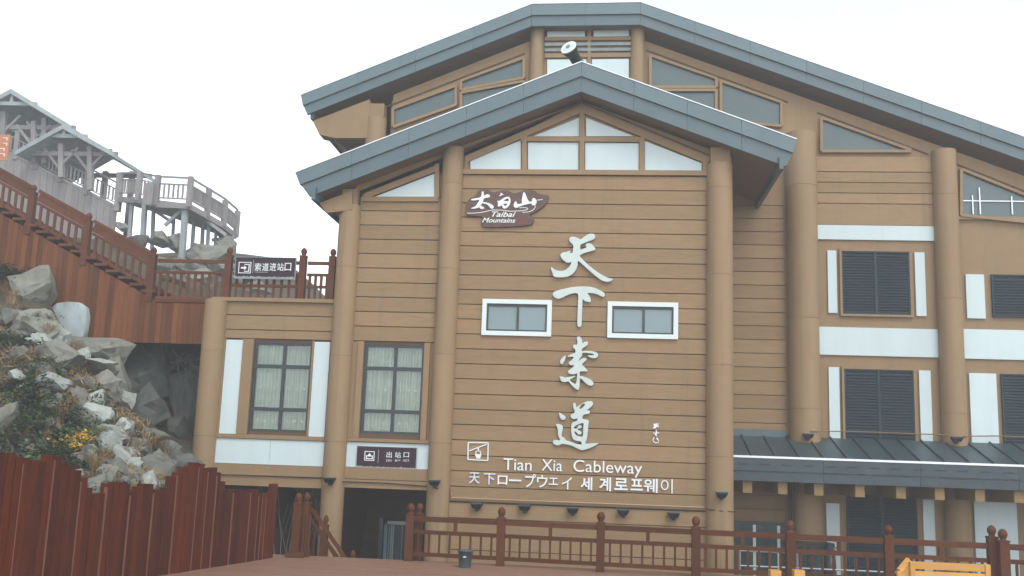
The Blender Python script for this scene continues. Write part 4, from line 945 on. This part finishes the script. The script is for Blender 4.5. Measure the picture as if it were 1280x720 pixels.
box('notice_panel', M_FARWOOD, vp, at(180,240,36.0).x, at(192,240,36.0).x, 35.95, 36.0, at(186,256,36).z, at(186,229,36).z)
def shelter(apex, left, right, tieL, tieR, postpx, Y, depth, label):
    e = empty('stair_shelter', at(*apex, Y)-Vector((0,0,2.6)), label, 'shelter', 'shelters over the far stair')
    a, l, r_ = (at(*q, Y) for q in (apex, left, right))
    for q, s in ((l, 1), (r_, -1)):
        MB().prism([(a.x, a.z), (q.x, q.z), (q.x, q.z-.14), (a.x, a.z-.14)], Y, Y+depth).build('roof', M_GREYWOOD, e)
        MB().prism([(a.x, a.z+.05), (q.x-s*.05, q.z+.03), (q.x-s*.05, q.z-.16), (a.x, a.z-.16)], Y-.08, Y-.003).build('barge_board', M_GREYWOOD, e)
    t0, t1 = at(*tieL, Y), at(*tieR, Y)
    MB().beam(t0+Vector((0,.12,0)), t1+Vector((0,.12,0)), .12, .16).build('tie_beam', M_GREYWOOD, e)
    MB().beam((a.x, Y+.12, a.z-.15), (a.x, Y+.12, t0.z), .12, .16).build('king_post', M_GREYWOOD, e)
    for (px, py), (qx, qy) in postpx:
        p0_, p1_ = at(px, py, Y+.5), at(qx, qy, Y+.5); MB().beam(p0_, p1_, .2, .2).build('post', M_FARWOOD, e)
        for s in (-1, 1): MB().beam(p0_+Vector((s*.75, 0, -.15)), p0_+Vector((0, 0, -1.0)), .1, .1).build('brace', M_FARWOOD, e)
    zz = min(at(*postpx[0][0], Y+.5).z, at(*postpx[-1][0], Y+.5).z)
    for dy in (.55, depth-.5):
        MB().beam((l.x+.3, Y+dy, r_.z+.12), (r_.x-.1, Y+dy, r_.z+.12), .14, .18).build('wall_plate', M_FARWOOD, e)
    for x_ in (at(*postpx[0][0], Y).x, at(*postpx[-1][0], Y).x):
        box('post', M_FARWOOD, e, x_-.1, x_+.1, Y+depth-.6, Y+depth-.4, r_.z-2.6, r_.z+.3)
    return e
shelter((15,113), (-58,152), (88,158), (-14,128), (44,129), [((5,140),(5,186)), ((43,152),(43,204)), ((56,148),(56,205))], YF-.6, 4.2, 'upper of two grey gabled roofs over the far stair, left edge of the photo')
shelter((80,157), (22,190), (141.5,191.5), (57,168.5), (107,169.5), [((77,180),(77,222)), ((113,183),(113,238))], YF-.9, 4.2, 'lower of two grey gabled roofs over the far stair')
# orange board at the left edge, on its own post
ob = empty('orange_sign', at(2,205,30), 'orange brown board with faint pale lettering at the left edge by the far stair', 'sign')
x0, x1, z0, z1 = px_rect(-14, 169, 11.5, 201, 30)
box('sign_board', M_ORANGE, ob, x0, x1, 29.96, 30, z0, z1); box('post', M_FARWOOD, ob, x0+.2, x0+.3, 30.0, 30.08, z0-3.0, z1)
for i, (a, b) in enumerate(((3, 9), (4, 9.5), (1, 7), (2, 8))):
    zc = z1-.1-i*.18; xa_, xb_ = at(a,185,30).x, at(b,185,30).x
    MB().box(xa_, xb_, 29.95, 29.959, zc-.015, zc+.005).box(xb_-.03, xb_, 29.95, 29.959, zc-.09, zc-.016).build('lettering', M_LETTERW, ob)

# ================================================================== THINGS ON AND BEHIND THE DECK
bp = atz(581, 709.5); bk = empty('bucket', bp, 'small grey plastic bucket on the deck in front of the railing', 'bucket')
n = 24
MB().lathe(bp, [(.095,0),(.118,.25),(.128,.252),(.128,.28),(.112,.282),(.092,.03)], n).build('body', M_BIN, bk, True)
box('tag', M_LETTERW, bk, bp.x-.02, bp.x+.03, bp.y-.122, bp.y-.112, .17, .185)
MB().tube([(bp.x+.13*math.cos(t), bp.y-.01, .255-.09*math.sin(t)) for t in [PI*k/10 for k in range(11)]], .004, 5).build('handle', M_STEEL, bk)
# yellow slatted bench in front of the railing
bx = at(1190, 706, 11.2)
bn = empty('slatted_bench', (bx.x, 11.2, 0), 'yellow pine slatted bench in front of the railing at the lower right', 'bench')
xL, xR = at(1143,706,11.2).x, at(1232,706,11.2).x
ztop = at(1190,704,11.2).z
for k in range(4): box('back_slat', M_BENCH, bn, xL, xR, 11.2, 11.235, ztop-.075-k*.095, ztop-k*.095)
for k in range(4): box('seat_slat', M_BENCH, bn, xL, xR, 11.26+k*.11, 11.35+k*.11, ztop-.47, ztop-.44)
for x in (xL-.04, xR+.0):
    MB().beam((x+.02, 11.22, ztop+.0), (x+.02, 11.25, 0), .05, .07).build('leg', M_BENCH, bn); MB().beam((x+.02, 11.75, ztop-.3), (x+.02, 11.72, 0), .05, .07).build('leg', M_BENCH, bn)
    MB().beam((x+.02, 11.18, ztop-.24), (x+.02, 11.8, ztop-.24), .06, .04).build('armrest', M_BENCH, bn)
p_ = at(1127, 712, 11.2)
MB().beam((xL-.16, 11.19, ztop-.10), (xL-.045, 11.24, ztop+.015), .04, .05).beam((xL-.16, 11.19, ztop-.10), (xL-.16, 11.2, 0), .05, .05).build('side_frame', M_BENCH, bn)
MB().prism([(xL-.15, ztop-.12), (xL-.045, ztop-.02), (xL-.045, ztop-.5), (xL-.15, ztop-.5)], 11.22, 11.24).build('side_panel', M_BENCH, bn)
for i, (px, lb) in enumerate(((968.5, 'yellow wooden stool seen between balusters left of the fifth railing post'), (998, 'yellow wooden stool seen just right of the fifth railing post'))):
    t = at(px, 712.5, 15.3)
    s_ = empty('stool', (t.x, 15.3, 0), lb, 'stool', 'yellow stools')
    w = .075
    box('seat', M_BENCH, s_, t.x-w, t.x+w, 15.2, 15.4, t.z-.2, t.z)
    for a in (-1, 1):
        for b in (-1, 1): box('leg', M_BENCH, s_, t.x+a*(w-.03)-.02, t.x+a*(w-.03)+.02, 15.3+b*.07-.02, 15.3+b*.07+.02, 0, t.z-.2)
# stainless queue rail on the lower yard behind the deck
qr = empty('queue_rail', (2.6, 18.6, FLOOR), 'stainless steel queue rail on the yard behind the deck railing', 'railing')
for z in (.28, .02, -.3): MB().tube([(2.5, 18.6, z), (7.5, 18.6, z)], .018, 6).build('rail', M_STEEL, qr)
for k in range(6): MB().tube([(2.5+k, 18.6, FLOOR), (2.5+k, 18.6, .28)], .022, 6).build('post', M_STEEL, qr)
# glass display cabinet with a black lid near the thick column
x0, x1 = at(985,690,20).x, at(1034,690,20).x
kc = empty('glass_cabinet', ((x0+x1)/2, 20, FLOOR), 'green glass cabinet with black lid behind the railing near the wide column', 'cabinet')
zt_ = at(1010,678,20).z
box('lid', M_BLACK, kc, x0-.05, x1+.1, 19.8, 20.35, zt_-.08, zt_)
for x in (x0, (x0+x1)/2, x1): box('upright', M_BLACK, kc, x-.025, x+.025, 19.85, 19.9, FLOOR, zt_-.081)
box('pane', M_GLASS, kc, x0+.03, x1-.03, 19.87, 19.88, FLOOR+.3, zt_-.085)
box('back_panel', M_GLASSB, kc, x0, x1, 20.25, 20.3, FLOOR, zt_-.085); box('base', M_BLACK, kc, x0, x1, 19.86, 20.24, FLOOR, FLOOR+.3)
# black folded umbrella stand right of it
u0 = at(1037,683,19.6)
um = empty('folded_parasol', (u0.x, 19.6, FLOOR), 'black folded parasol beside the white panel behind the railing', 'parasol')
MB().lathe((u0.x, 19.6, FLOOR), [(.2,0),(.2,.06),(.03,.07),(.03,.5)], 14).build('base', M_BLACK, um, True)
MB().lathe((u0.x, 19.6, FLOOR+.45), [(.03,0),(.11,.1),(.12,.7),(.09,1.2),(.05,u0.z-FLOOR-.5),(.02,u0.z-FLOOR-.42)], 10).build('folded_cloth', M_BLACK, um, True)
MB().tube([(u0.x+.02, 19.55, u0.z-.06), (u0.x+.13, 19.5, u0.z+.0), (u0.x+.16, 19.5, u0.z-.06)], .02, 6).build('crank', M_STEEL, um)
# turnstile gate in the doorway
tg = empty('turnstile', (-3.75, 20.6, FLOOR), 'steel and dark glass turnstile gate standing inside the doorway', 'turnstile')
tx0, tx1, tz = at(474,675,20.6).x, at(514,675,20.6).x, at(492,648,20.6).z
box('header', M_STEEL, tg, tx0+.16, tx1, 20.56, 20.62, tz-.12, tz-.05)
box('side_post', M_FRAME, tg, tx0, tx0+.08, 20.5, 20.75, FLOOR, tz)
box('glass_wing', M_GLASSB, tg, tx0+.09, tx0+.16, 20.6, 20.7, FLOOR, tz-.13)
box('glass_leaf', M_GLASSD, tg, tx0+.17, tx1, 20.66, 20.68, FLOOR, tz-.122)
for k, w in ((.25, .018), (.29, .018), (.20, .01), (.47, .008)): box('light_strip', M_STEEL, tg, tx0+k-w, tx0+k+w*.6, 20.58, 20.61, -.55, tz-.14)
box('cabinet', M_GLASSB, tg, tx0+.3, tx1, 20.3, 20.55, FLOOR, -.45)

# ================================================================== ROCKS AND PLANTS
def boulder_mesh(rx, ry, rz, seed, rough=.10, sub=3, npts=13):
    rnd = random.Random(seed); bm = bmesh.new()
    for _ in range(npts):
        v = Vector((rnd.gauss(0, 1), rnd.gauss(0, 1), rnd.gauss(0, 1))).normalized()*rnd.uniform(.85, 1.1)
        bm.verts.new((v.x, v.y, v.z))
    r = bmesh.ops.convex_hull(bm, input=bm.verts)
    bmesh.ops.delete(bm, geom=[e for e in r['geom_interior'] if isinstance(e, bmesh.types.BMVert)], context='VERTS')
    bmesh.ops.subdivide_edges(bm, edges=bm.edges[:], cuts=sub, use_grid_fill=True)
    bmesh.ops.triangulate(bm, faces=bm.faces[:])
    off = Vector((seed*3.1, seed*1.7, 0))
    for v in bm.verts:
        n_ = noise.fractal(v.co*1.6+off, .9, 2.1, 4); v.co *= 1+rough*n_
        v.co += Vector((noise.noise(v.co*4+off), noise.noise(v.co*4+off+Vector((9,0,0))), noise.noise(v.co*4+off+Vector((0,9,0)))))*rough*.45
    co = [v.co.copy() for v in bm.verts]
    sx_, sy_, sz_ = (max(abs(c[i]) for c in co) for i in range(3))
    for v in bm.verts: v.co = Vector((v.co.x*rx/sx_, v.co.y*ry/sy_, v.co.z*rz/sz_))
    me = bpy.data.meshes.new('boulder'); bm.to_mesh(me); bm.free(); return me
def seat(px, py, Y, back=-.05):                                  # bring a rock forward to where the slope meets the line of sight
    ys_ = np.arange(12, Y+.01, .05); d = ray(px, py)
    hit = np.where(d.z/d.y*ys_+EYE < height(d.x/d.y*ys_, ys_))[0]
    return min(Y, float(ys_[hit[0]])-back) if len(hit) else Y
NAMED = []
def beside(px, py):                                   # where a plant stands, told by the nearest named rock
    nm, bx_, by_ = min(NAMED, key=lambda t: (t[1]-px)**2+(t[2]-py)**2)
    dx, dy = px-bx_, py-by_
    w = ('right of' if dx > 0 else 'left of') if abs(dx) > abs(dy) else ('below' if dy > 0 else 'above')
    return w+' the '+nm
def boulder(px, py, wpx, hpx, Y, m, label, seed, rot=0., dy=None, rough=.14, npts=14):
    Y = seat(px, py, Y, .10); p = at(px, py, Y); k = Y/FPX*1.02
    rx, rz = wpx/2*k, hpx/2*k
    me = boulder_mesh(rx, dy or max(.25, (rx+rz)*.55), rz, seed, rough, 3, npts); me.materials.append(m)
    o = link('boulder', me); o.location = p; o.rotation_euler = (0, rot, random.Random(seed).uniform(-.3, .3)); return tag(o, label, 'boulder', 'boulders on the slope')
RK = [(41,363,40,58,19.1,M_ROCK,'tall rounded boulder at the top of the slope against the plank skirt',1,.1),
      (10,396,34,24,18.4,M_ROCK,'low brown grey boulder at the left edge below the skirt',2,-.2),
      (47,408,46,38,18.4,M_ROCK,'broad split boulder below the tall rounded boulder',3,.15),
      (68,418,24,52,18.75,M_ROCKP,'slanting pale slab left of the cut stone',4,-.55),
      (48,433,38,28,18.1,M_ROCKP,'pale many faceted rock below the slanting slab',5,.2),
      (76,446,44,40,18.2,M_ROCK,'smooth rounded boulder below the cut stone',6,.2),
      (71,480,36,24,17.4,M_ROCKP,'white low stone alone in the grass of the slope',7,.15),
      (128,486,30,40,18.3,M_ROCK,'square block of rock in the middle of the slope',8,-.05),
      (124,454,34,12,18.5,M_ROCKP,'flat pale slab above the square block',9,.05),
      (137,464,16,30,18.7,M_ROCK,'upright rock behind the flat pale slab',10,-.1),
      (149,474,14,60,19.0,M_ROCK,'long narrow leaning slab at the mouth of the hollow',11,-.35),
      (108,508,12,44,17.5,M_ROCK,'thin slanted rock rib in the middle of the slope',12,-.5),
      (121,517,36,26,17.6,M_ROCKP,'pale wedge of rock below the square block',13,.45),
      (118,441,70,34,19.3,M_ROCK,'large flat rock under the cut stone',14,.1),
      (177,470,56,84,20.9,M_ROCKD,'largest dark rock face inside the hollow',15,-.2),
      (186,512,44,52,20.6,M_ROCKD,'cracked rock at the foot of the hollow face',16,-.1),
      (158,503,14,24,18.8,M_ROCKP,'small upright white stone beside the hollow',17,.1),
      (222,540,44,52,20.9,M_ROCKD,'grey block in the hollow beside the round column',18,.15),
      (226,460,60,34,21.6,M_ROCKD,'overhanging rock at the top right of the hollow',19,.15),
      (200,592,34,48,17.3,M_ROCK,'blue grey pointed rock above the palisade near the column',20,-.3),
      (147,584,20,44,16.8,M_ROCKP,'narrow pale standing stone above the palisade',21,-.1),
      (163,586,22,24,16.7,M_ROCKP,'small pale rock between the standing stone and the pointed rock',22,.1),
      (184,606,22,30,16.6,M_ROCKP,'pale triangular rock low beside the pointed rock',23,.1),
      (145,540,30,20,17.7,M_ROCKP,'pale slab in the rubble below the hollow',24,.3),
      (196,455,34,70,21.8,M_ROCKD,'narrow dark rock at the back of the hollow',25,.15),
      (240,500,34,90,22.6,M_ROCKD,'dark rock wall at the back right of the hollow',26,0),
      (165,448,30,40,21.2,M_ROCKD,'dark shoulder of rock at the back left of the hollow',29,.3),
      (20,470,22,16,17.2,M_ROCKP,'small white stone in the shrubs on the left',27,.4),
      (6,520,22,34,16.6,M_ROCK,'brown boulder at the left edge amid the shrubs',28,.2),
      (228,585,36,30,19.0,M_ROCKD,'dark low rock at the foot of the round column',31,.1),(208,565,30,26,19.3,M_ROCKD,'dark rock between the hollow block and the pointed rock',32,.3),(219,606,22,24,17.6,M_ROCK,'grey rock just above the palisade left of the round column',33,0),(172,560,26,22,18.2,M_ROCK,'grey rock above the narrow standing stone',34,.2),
      (135,600,26,30,16.3,M_ROCK,'brown rock behind the valley of the palisade',30,.2)]
for (px, py, w, h, Y, m, lb, sd_, rt) in RK:
    boulder(px, py, w*1.38, h*1.32, Y, m, lb, sd_, rt); NAMED.append((re.split(r' (?:of|at|in|below|above|left|right|against|beside|alone|behind|under|between|low|inside|set)\b', lb)[0], px, py))
rnd = random.Random(21); small = [boulder_mesh(1, .9, .8, 200+k, .12, 2, 12) for k in range(8)]
for k, me in enumerate(small): me.materials.append(M_ROCKP if k % 3 == 0 else M_ROCK)
n_ = 0
while n_ < 46:
    px, py = rnd.uniform(0, 205), rnd.uniform(400, 612); Y = seat(px, py, 22.0)
    if py < 420 and px > 62 or (rnd.random() > .45 and px < 75): continue
    p = at(px, py, Y); s_ = rnd.choice((.10, .14, .18, .24, .30))*rnd.uniform(.8, 1.2)
    if p.x > FA.x+(p.y-FA.y)*fd.x/fd.y-.35 and p.y < 17: continue
    o = link('boulder', small[n_ % 8]); o.location = p; o.scale = (s_, s_, s_*rnd.uniform(.7, 1.3)); o.rotation_euler = (rnd.uniform(-.5, .5), rnd.uniform(-.5, .5), rnd.uniform(0, 6))
    tag(o, 'small angular grey rock '+beside(px, py), 'boulder', 'small rocks among the rubble'); n_ += 1
cm = curve_mesh([smooth_closed(xz([(62,386),(70,379),(84,377),(98,378),(106,384),(108,396),(106,410),(104,420),(98,425),(91,422),(78,416),(67,406),(62,397)], YR-.2), 1)], YR-.2, .3, .012)
cm.materials.clear(); cm.materials.append(M_CUT); cs = link('cut_stone', cm); tag(cs, 'white flat cut stone set into the plank skirt', 'stone')
FARR = [(222,303,36,32,36.8,'far hazy boulder under the viewing platform',41), (258,318,70,34,37.2,'broad far hazy rock right of the platform legs',42), (283,312,24,40,37.8,'steep far hazy rock at the right end of the platform',43),
        (152,283,16,14,35.5,'small far pale rock at the end of the plank wall',44), (200,300,34,24,36.4,'far hazy rock left of the middle platform leg',45), (175,300,30,20,36,'far hazy rock below the left platform leg',46), (300,345,40,30,36.5,'far rock seen through the walkway balusters',47), (250,350,60,36,34,'far pale rock behind the walkway balusters',48), (215,352,40,30,33,'far grey rock behind the left walkway balusters',49)]
FARR += [(232,336,60,26,36,'far flat rock just above the walkway rail',50), (275,335,50,24,36.4,'far flat rock right of the flat one above the walkway rail',51), (205,332,36,26,35,'far rock above the foot of the stair',52), (320,362,44,26,36,'far low rock seen under the entrance sign',53), (290,352,36,30,35.5,'far rock behind the second walkway post',54)]
for px, py, w, h, Y, lb, sd_ in FARR: boulder(px, py, w, h, Y, M_ROCK, lb, sd_, .1)['group'] = 'far boulders'
# loose rubble over the slope: nobody could count it
rb = MB(); rnd = random.Random(5)
def slope_pt():
    while True:
        px = rnd.uniform(-60, 215); py = rnd.uniform(400, 615)
        Y = 19.2-(py-345)*.0145
        if px > 130: Y += (px-130)*.004
        p = at(px, py, Y)
        if p.x < -6.6 or p.y < 16.8: return p
for _ in range(330):
    p = slope_pt(); s_ = rnd.choice((.04, .05, .07, .1, .14))*rnd.uniform(.7, 1.3)
    z = gz(p.x, p.y)
    if p.x > FA.x+(p.y-FA.y)*fd.x/fd.y-.3: continue
    c = Vector((p.x, p.y, z+s_*.3)); vs = []
    ico = [(0,0,1),(.9,0,.3),(.25,.85,.35),(-.75,.5,.3),(-.7,-.55,.35),(.3,-.85,.3),(.7,.5,-.4),(-.3,.85,-.4),(-.9,0,-.3),(-.25,-.85,-.35),(.75,-.5,-.4),(0,0,-1)]
    q = Matrix.Rotation(rnd.uniform(0, 6), 3, Vector((rnd.random(), rnd.random(), 1)).normalized()); sc_ = Vector((rnd.uniform(.7,1.5), rnd.uniform(.7,1.3), rnd.uniform(.5,.9)))
    for v in ico:
        w = q @ Vector((v[0]*sc_.x, v[1]*sc_.y, v[2]*sc_.z))*s_*rnd.uniform(.85, 1.15); vs.append(c+w)
    rb.add(vs, [(0,1,2),(0,2,3),(0,3,4),(0,4,5),(0,5,1),(1,6,2),(2,7,3),(3,8,4),(4,9,5),(5,10,1),(6,7,2),(7,8,3),(8,9,4),(9,10,5),(10,6,1),(11,7,6),(11,8,7),(11,9,8),(11,10,9),(11,6,10)])
tag(rb.build('rubble', M_ROCK), kind='stuff')
# plants
def tuft_mesh(n, h, spread, seed, lean=.5):
    r = random.Random(seed); mb = MB()
    for _ in range(n):
        a = r.uniform(0, 2*PI); d = Vector((math.cos(a), math.sin(a), 0)); b = d*r.uniform(0, spread*.45); L = h*r.uniform(.5, 1.1); ln_ = r.uniform(.15, lean+.3)
        w = d.cross(Vector((0,0,1)))*r.uniform(.005, .011); p0_ = b; p1_ = b+d*ln_*L*.35+Vector((0,0,L*.6)); p2_ = b+d*ln_*L+Vector((0,0,L*(.95-.35*ln_)))
        mb.add([p0_-w, p0_+w, p1_+w*.8, p1_-w*.8, p2_], [(0,1,2,3),(3,2,4)])
    return mb
def shrub_mesh(n, r_, h, leaf, seed):
    q = random.Random(seed); mb = MB(); cl = [(Vector((q.gauss(0,.5)*r_, q.gauss(0,.4)*r_, q.uniform(.3, 1)*h)), q.uniform(.25,.5)*r_) for _ in range(9)]
    for _ in range(n):
        c, s_ = q.choice(cl); p = c+Vector((q.gauss(0,1), q.gauss(0,1), q.gauss(0,.8)))*s_*.6
        a = Vector((q.gauss(0,1), q.gauss(0,1), q.gauss(0,.6))).normalized(); b = a.orthogonal().normalized(); L = leaf*q.uniform(.6, 1.3)
        mb.add([p-a*L, p+b*L*.45, p+a*L, p-b*L*.45], [(0,1,2,3)])
    return mb
tufts = [tuft_mesh(130, .38, .3, k).mesh('tuft', M_GRASSB) for k in range(5)]
SKIP = []
def grass_at(px, py, Y, s_, k, lb=None):
    Y = seat(px, py, Y); p = at(px, py, Y); lb = 'clump of dry brown grass '+beside(px, py)
    z = max(gz(p.x, p.y), p.z-.25) if abs(gz(p.x, p.y)-p.z) < .6 else p.z-.1
    o = link('grass_clump', tufts[k % 5]); o.location = (p.x, p.y, min(z, p.z)+.0); s_ *= .72; o.scale = (s_, s_, s_*random.uniform(.8, 1.15)); o.rotation_euler = (0, 0, random.uniform(0, 6))
    tag(o, lb, 'grass', 'dry grass clumps')
TF = [(183,553,17.4,1.6),(195,548,17.5,1.5),(176,560,17.2,1.4),(205,560,17.5,1.3),(158,550,17.3,1.2),(140,525,17.4,1.1),(110,470,17.9,1.2),(100,485,17.6,1.2),(90,505,17.2,1.3),(78,515,17,1.3),(100,520,17,1.1),(62,395,18.3,1.0),(92,430,18.6,1.0),(68,455,17.8,1.1),(15,375,18.7,1.4),(8,360,19,1.3),(22,385,18.5,1.1),(40,450,17.7,1.1),(50,470,17.5,1.1),(30,480,17.3,1.2),(20,500,16.9,1.2),(45,500,17,1.2),(15,450,17.5,1.2),(5,470,17.1,1.2),(130,575,16.6,1.4),(118,585,16.3,1.4),(126,600,16.2,1.4),(110,598,16.1,1.2),(165,520,17.9,.9),(150,515,17.9,1.0),(145,497,18.2,.8),(163,492,19.0,.8),(35,540,16.5,1.1),(12,545,16.4,1.2),(58,545,16.5,1.1),(25,565,16.1,1.0),(85,548,16.5,1.1),(95,575,16.2,1.1),(175,590,16.8,1.0),(190,580,17.0,1.0),(128,470,18.2,.7),(118,545,16.8,1.2),(138,555,16.8,1.2),(105,450,18.6,.8),(70,530,16.8,1.0)]
for k, (px, py, Y, s_) in enumerate(TF): grass_at(px, py+6, Y, s_, k)
shr = [shrub_mesh(420, .32, .34, .034, 50+k).mesh('shrub', M_GREEN if k % 2 else M_GREEND) for k in range(6)]
SH = [(40,575,16,1.1,1),(60,540,16.4,1.0,3),(25,530,16.6,1.0,0),(75,560,16.2,1.0,5),(38,500,16.9,1.1,2),(52,480,17.2,.9,0),(15,485,17.0,1.1,4),(88,535,16.6,.9,1),(105,540,16.6,1.0,3),(30,585,15.9,1.2,5),(125,612,16,.9,1),(118,622,15.9,1.0,3),(8,430,17.7,1.1,0),(25,425,17.8,1.0,4),(48,455,17.6,.9,1),(60,500,16.9,1.0,3),(12,345,19.1,1.3,2),(28,340,19.2,1.0,4),(52,390,18.4,.7,0),(80,520,16.9,.9,2),(48,560,16.2,1.1,0),(92,560,16.4,.9,1),(188,497,19.6,.7,1),(20,555,16.2,1.0,2),(5,575,15.9,1.0,4),(110,555,16.5,.9,5),(33,455,17.5,.9,3),(68,580,16,1.1,0),(35,470,17.2,1.0,3),(10,500,17,1.1,5),(70,500,17,.9,4),(50,520,16.8,1.0,1),(100,520,17,.8,2),(18,595,16,1.1,3),(55,595,16,1.0,0),(75,470,17.6,.7,5),(82,590,16,.9,4),(140,560,16.8,.6,1),(115,500,17.4,.6,3)]
for k, (px, py, Y, s_, j) in enumerate(SH):
    Y = seat(px, py+8, Y); p = at(px, py+8, Y); o = link('shrub', shr[j]); o.location = p-Vector((0,0,.1)); o.scale = (s_*1.15, s_*1.1, s_*.9); o.rotation_euler = (0, 0, random.uniform(0, 6))
    tag(o, ('low bushy green shrub ' if j % 2 else 'dark olive leaved shrub ')+beside(px, py), 'shrub', 'green shrubs' if j % 2 else 'dark shrubs')
p = at(97, 566, 16.25)
ys = shrub_mesh(420, .26, .42, .034, 99).build('shrub', M_YELLOW); ys.location = p-Vector((0,0,.12)); ys.scale = (1.15, 1, .95); tag(ys, 'bright yellow leaved shrub just above the palisade', 'shrub')
# ground cover on the slope
gc = MB(); gg = MB()
for _ in range(5200):
    p = slope_pt()
    if p.x > FA.x+(p.y-FA.y)*fd.x/fd.y-.2: continue
    z = gz(p.x, p.y); n_ = noise.noise(Vector((p.x*1.3, p.y*1.3, 3)))
    tgt = gc if n_ > -.05 else gg
    for _ in range(3):
        a = Vector((rnd.gauss(0,1), rnd.gauss(0,1), abs(rnd.gauss(0,1)))).normalized(); b = a.orthogonal().normalized(); L = rnd.uniform(.03, .075); c = Vector((p.x+rnd.gauss(0,.07), p.y+rnd.gauss(0,.07), z+rnd.uniform(0,.1)))
        w = .16 if tgt is gg else .4
        tgt.add([c-a*L, c+b*L*w, c+a*L*(2 if tgt is gg else 1), c-b*L*w], [(0,1,2,3)])
tag(gc.build('ground_cover', M_GREEND), kind='stuff'); tag(gg.build('dry_grass_cover', M_GRASSB), kind='stuff')
# bare twigs hanging behind the left bay, and a safety net over the rock of the hollow
tw = MB(); rnd = random.Random(11)
for k in range(34):
    x = rnd.uniform(-6.9, -5.45); y_ = rnd.uniform(20.0, 21.2); z = rnd.uniform(-1.2, -.2); pts_ = []
    top = rnd.uniform(.5, 1.1); bend = rnd.uniform(-.35, .35)
    for t in range(6): pts_.append((x+bend*(t/5)**2+rnd.gauss(0,.015), y_, z+(top-z)*t/5))
    tw.tube(pts_, [.008, .007, .006, .005, .004, .003], 4)
tag(tw.build('bare_twigs', M_NET), 'pale bare twigs standing in the dark gap left of the doorway column', 'plant')
nt_ = MB(); rnd = random.Random(3)
for k in range(22):
    a = at(rnd.uniform(200, 252), rnd.uniform(436, 450), 20.8); b = at(rnd.uniform(205, 256), rnd.uniform(448, 475), 20.6)
    m_ = (a+b)/2+Vector((0, -.05, -.08)); nt_.tube([a, m_, b], .004, 4)
tag(nt_.build('safety_net', M_NET), 'loose pale netting draped over rock under the walkway', 'net')

# where several small plants or stones stand by the same rock, say which from the left
same = {}
for o in list(COL.objects):
    if o.get('group') in ('dry grass clumps', 'green shrubs', 'dark shrubs', 'small rocks among the rubble'): same.setdefault(o['label'], []).append(o)
for lb, os_ in same.items():
    if len(os_) < 2: continue
    os_.sort(key=lambda o: o.location.x/o.location.y)
    words = ['leftmost', 'second from left', 'third from left', 'fourth from left', 'fifth from left', 'sixth from left', 'seventh from left']
    for i, o in enumerate(os_): o['label'] = lb+', '+('rightmost' if i == len(os_)-1 else words[min(i, 6)])
# ================================================================== mountain fog
hz = MB().box(-260, 260, -80, 260, FLOOR-1.3, 17.0)
m = bpy.data.materials.new('fog'); m.use_nodes = True; t = m.node_tree; t.nodes.clear()
o = t.nodes.new('ShaderNodeOutputMaterial'); v = t.nodes.new('ShaderNodeVolumePrincipled')
v.inputs['Color'].default_value = (.86, .92, .94, 1); v.inputs['Density'].default_value = .0042; v.inputs['Anisotropy'].default_value = .2
t.links.new(v.outputs[0], o.inputs['Volume'])
tag(hz.build('haze', m), kind='stuff')
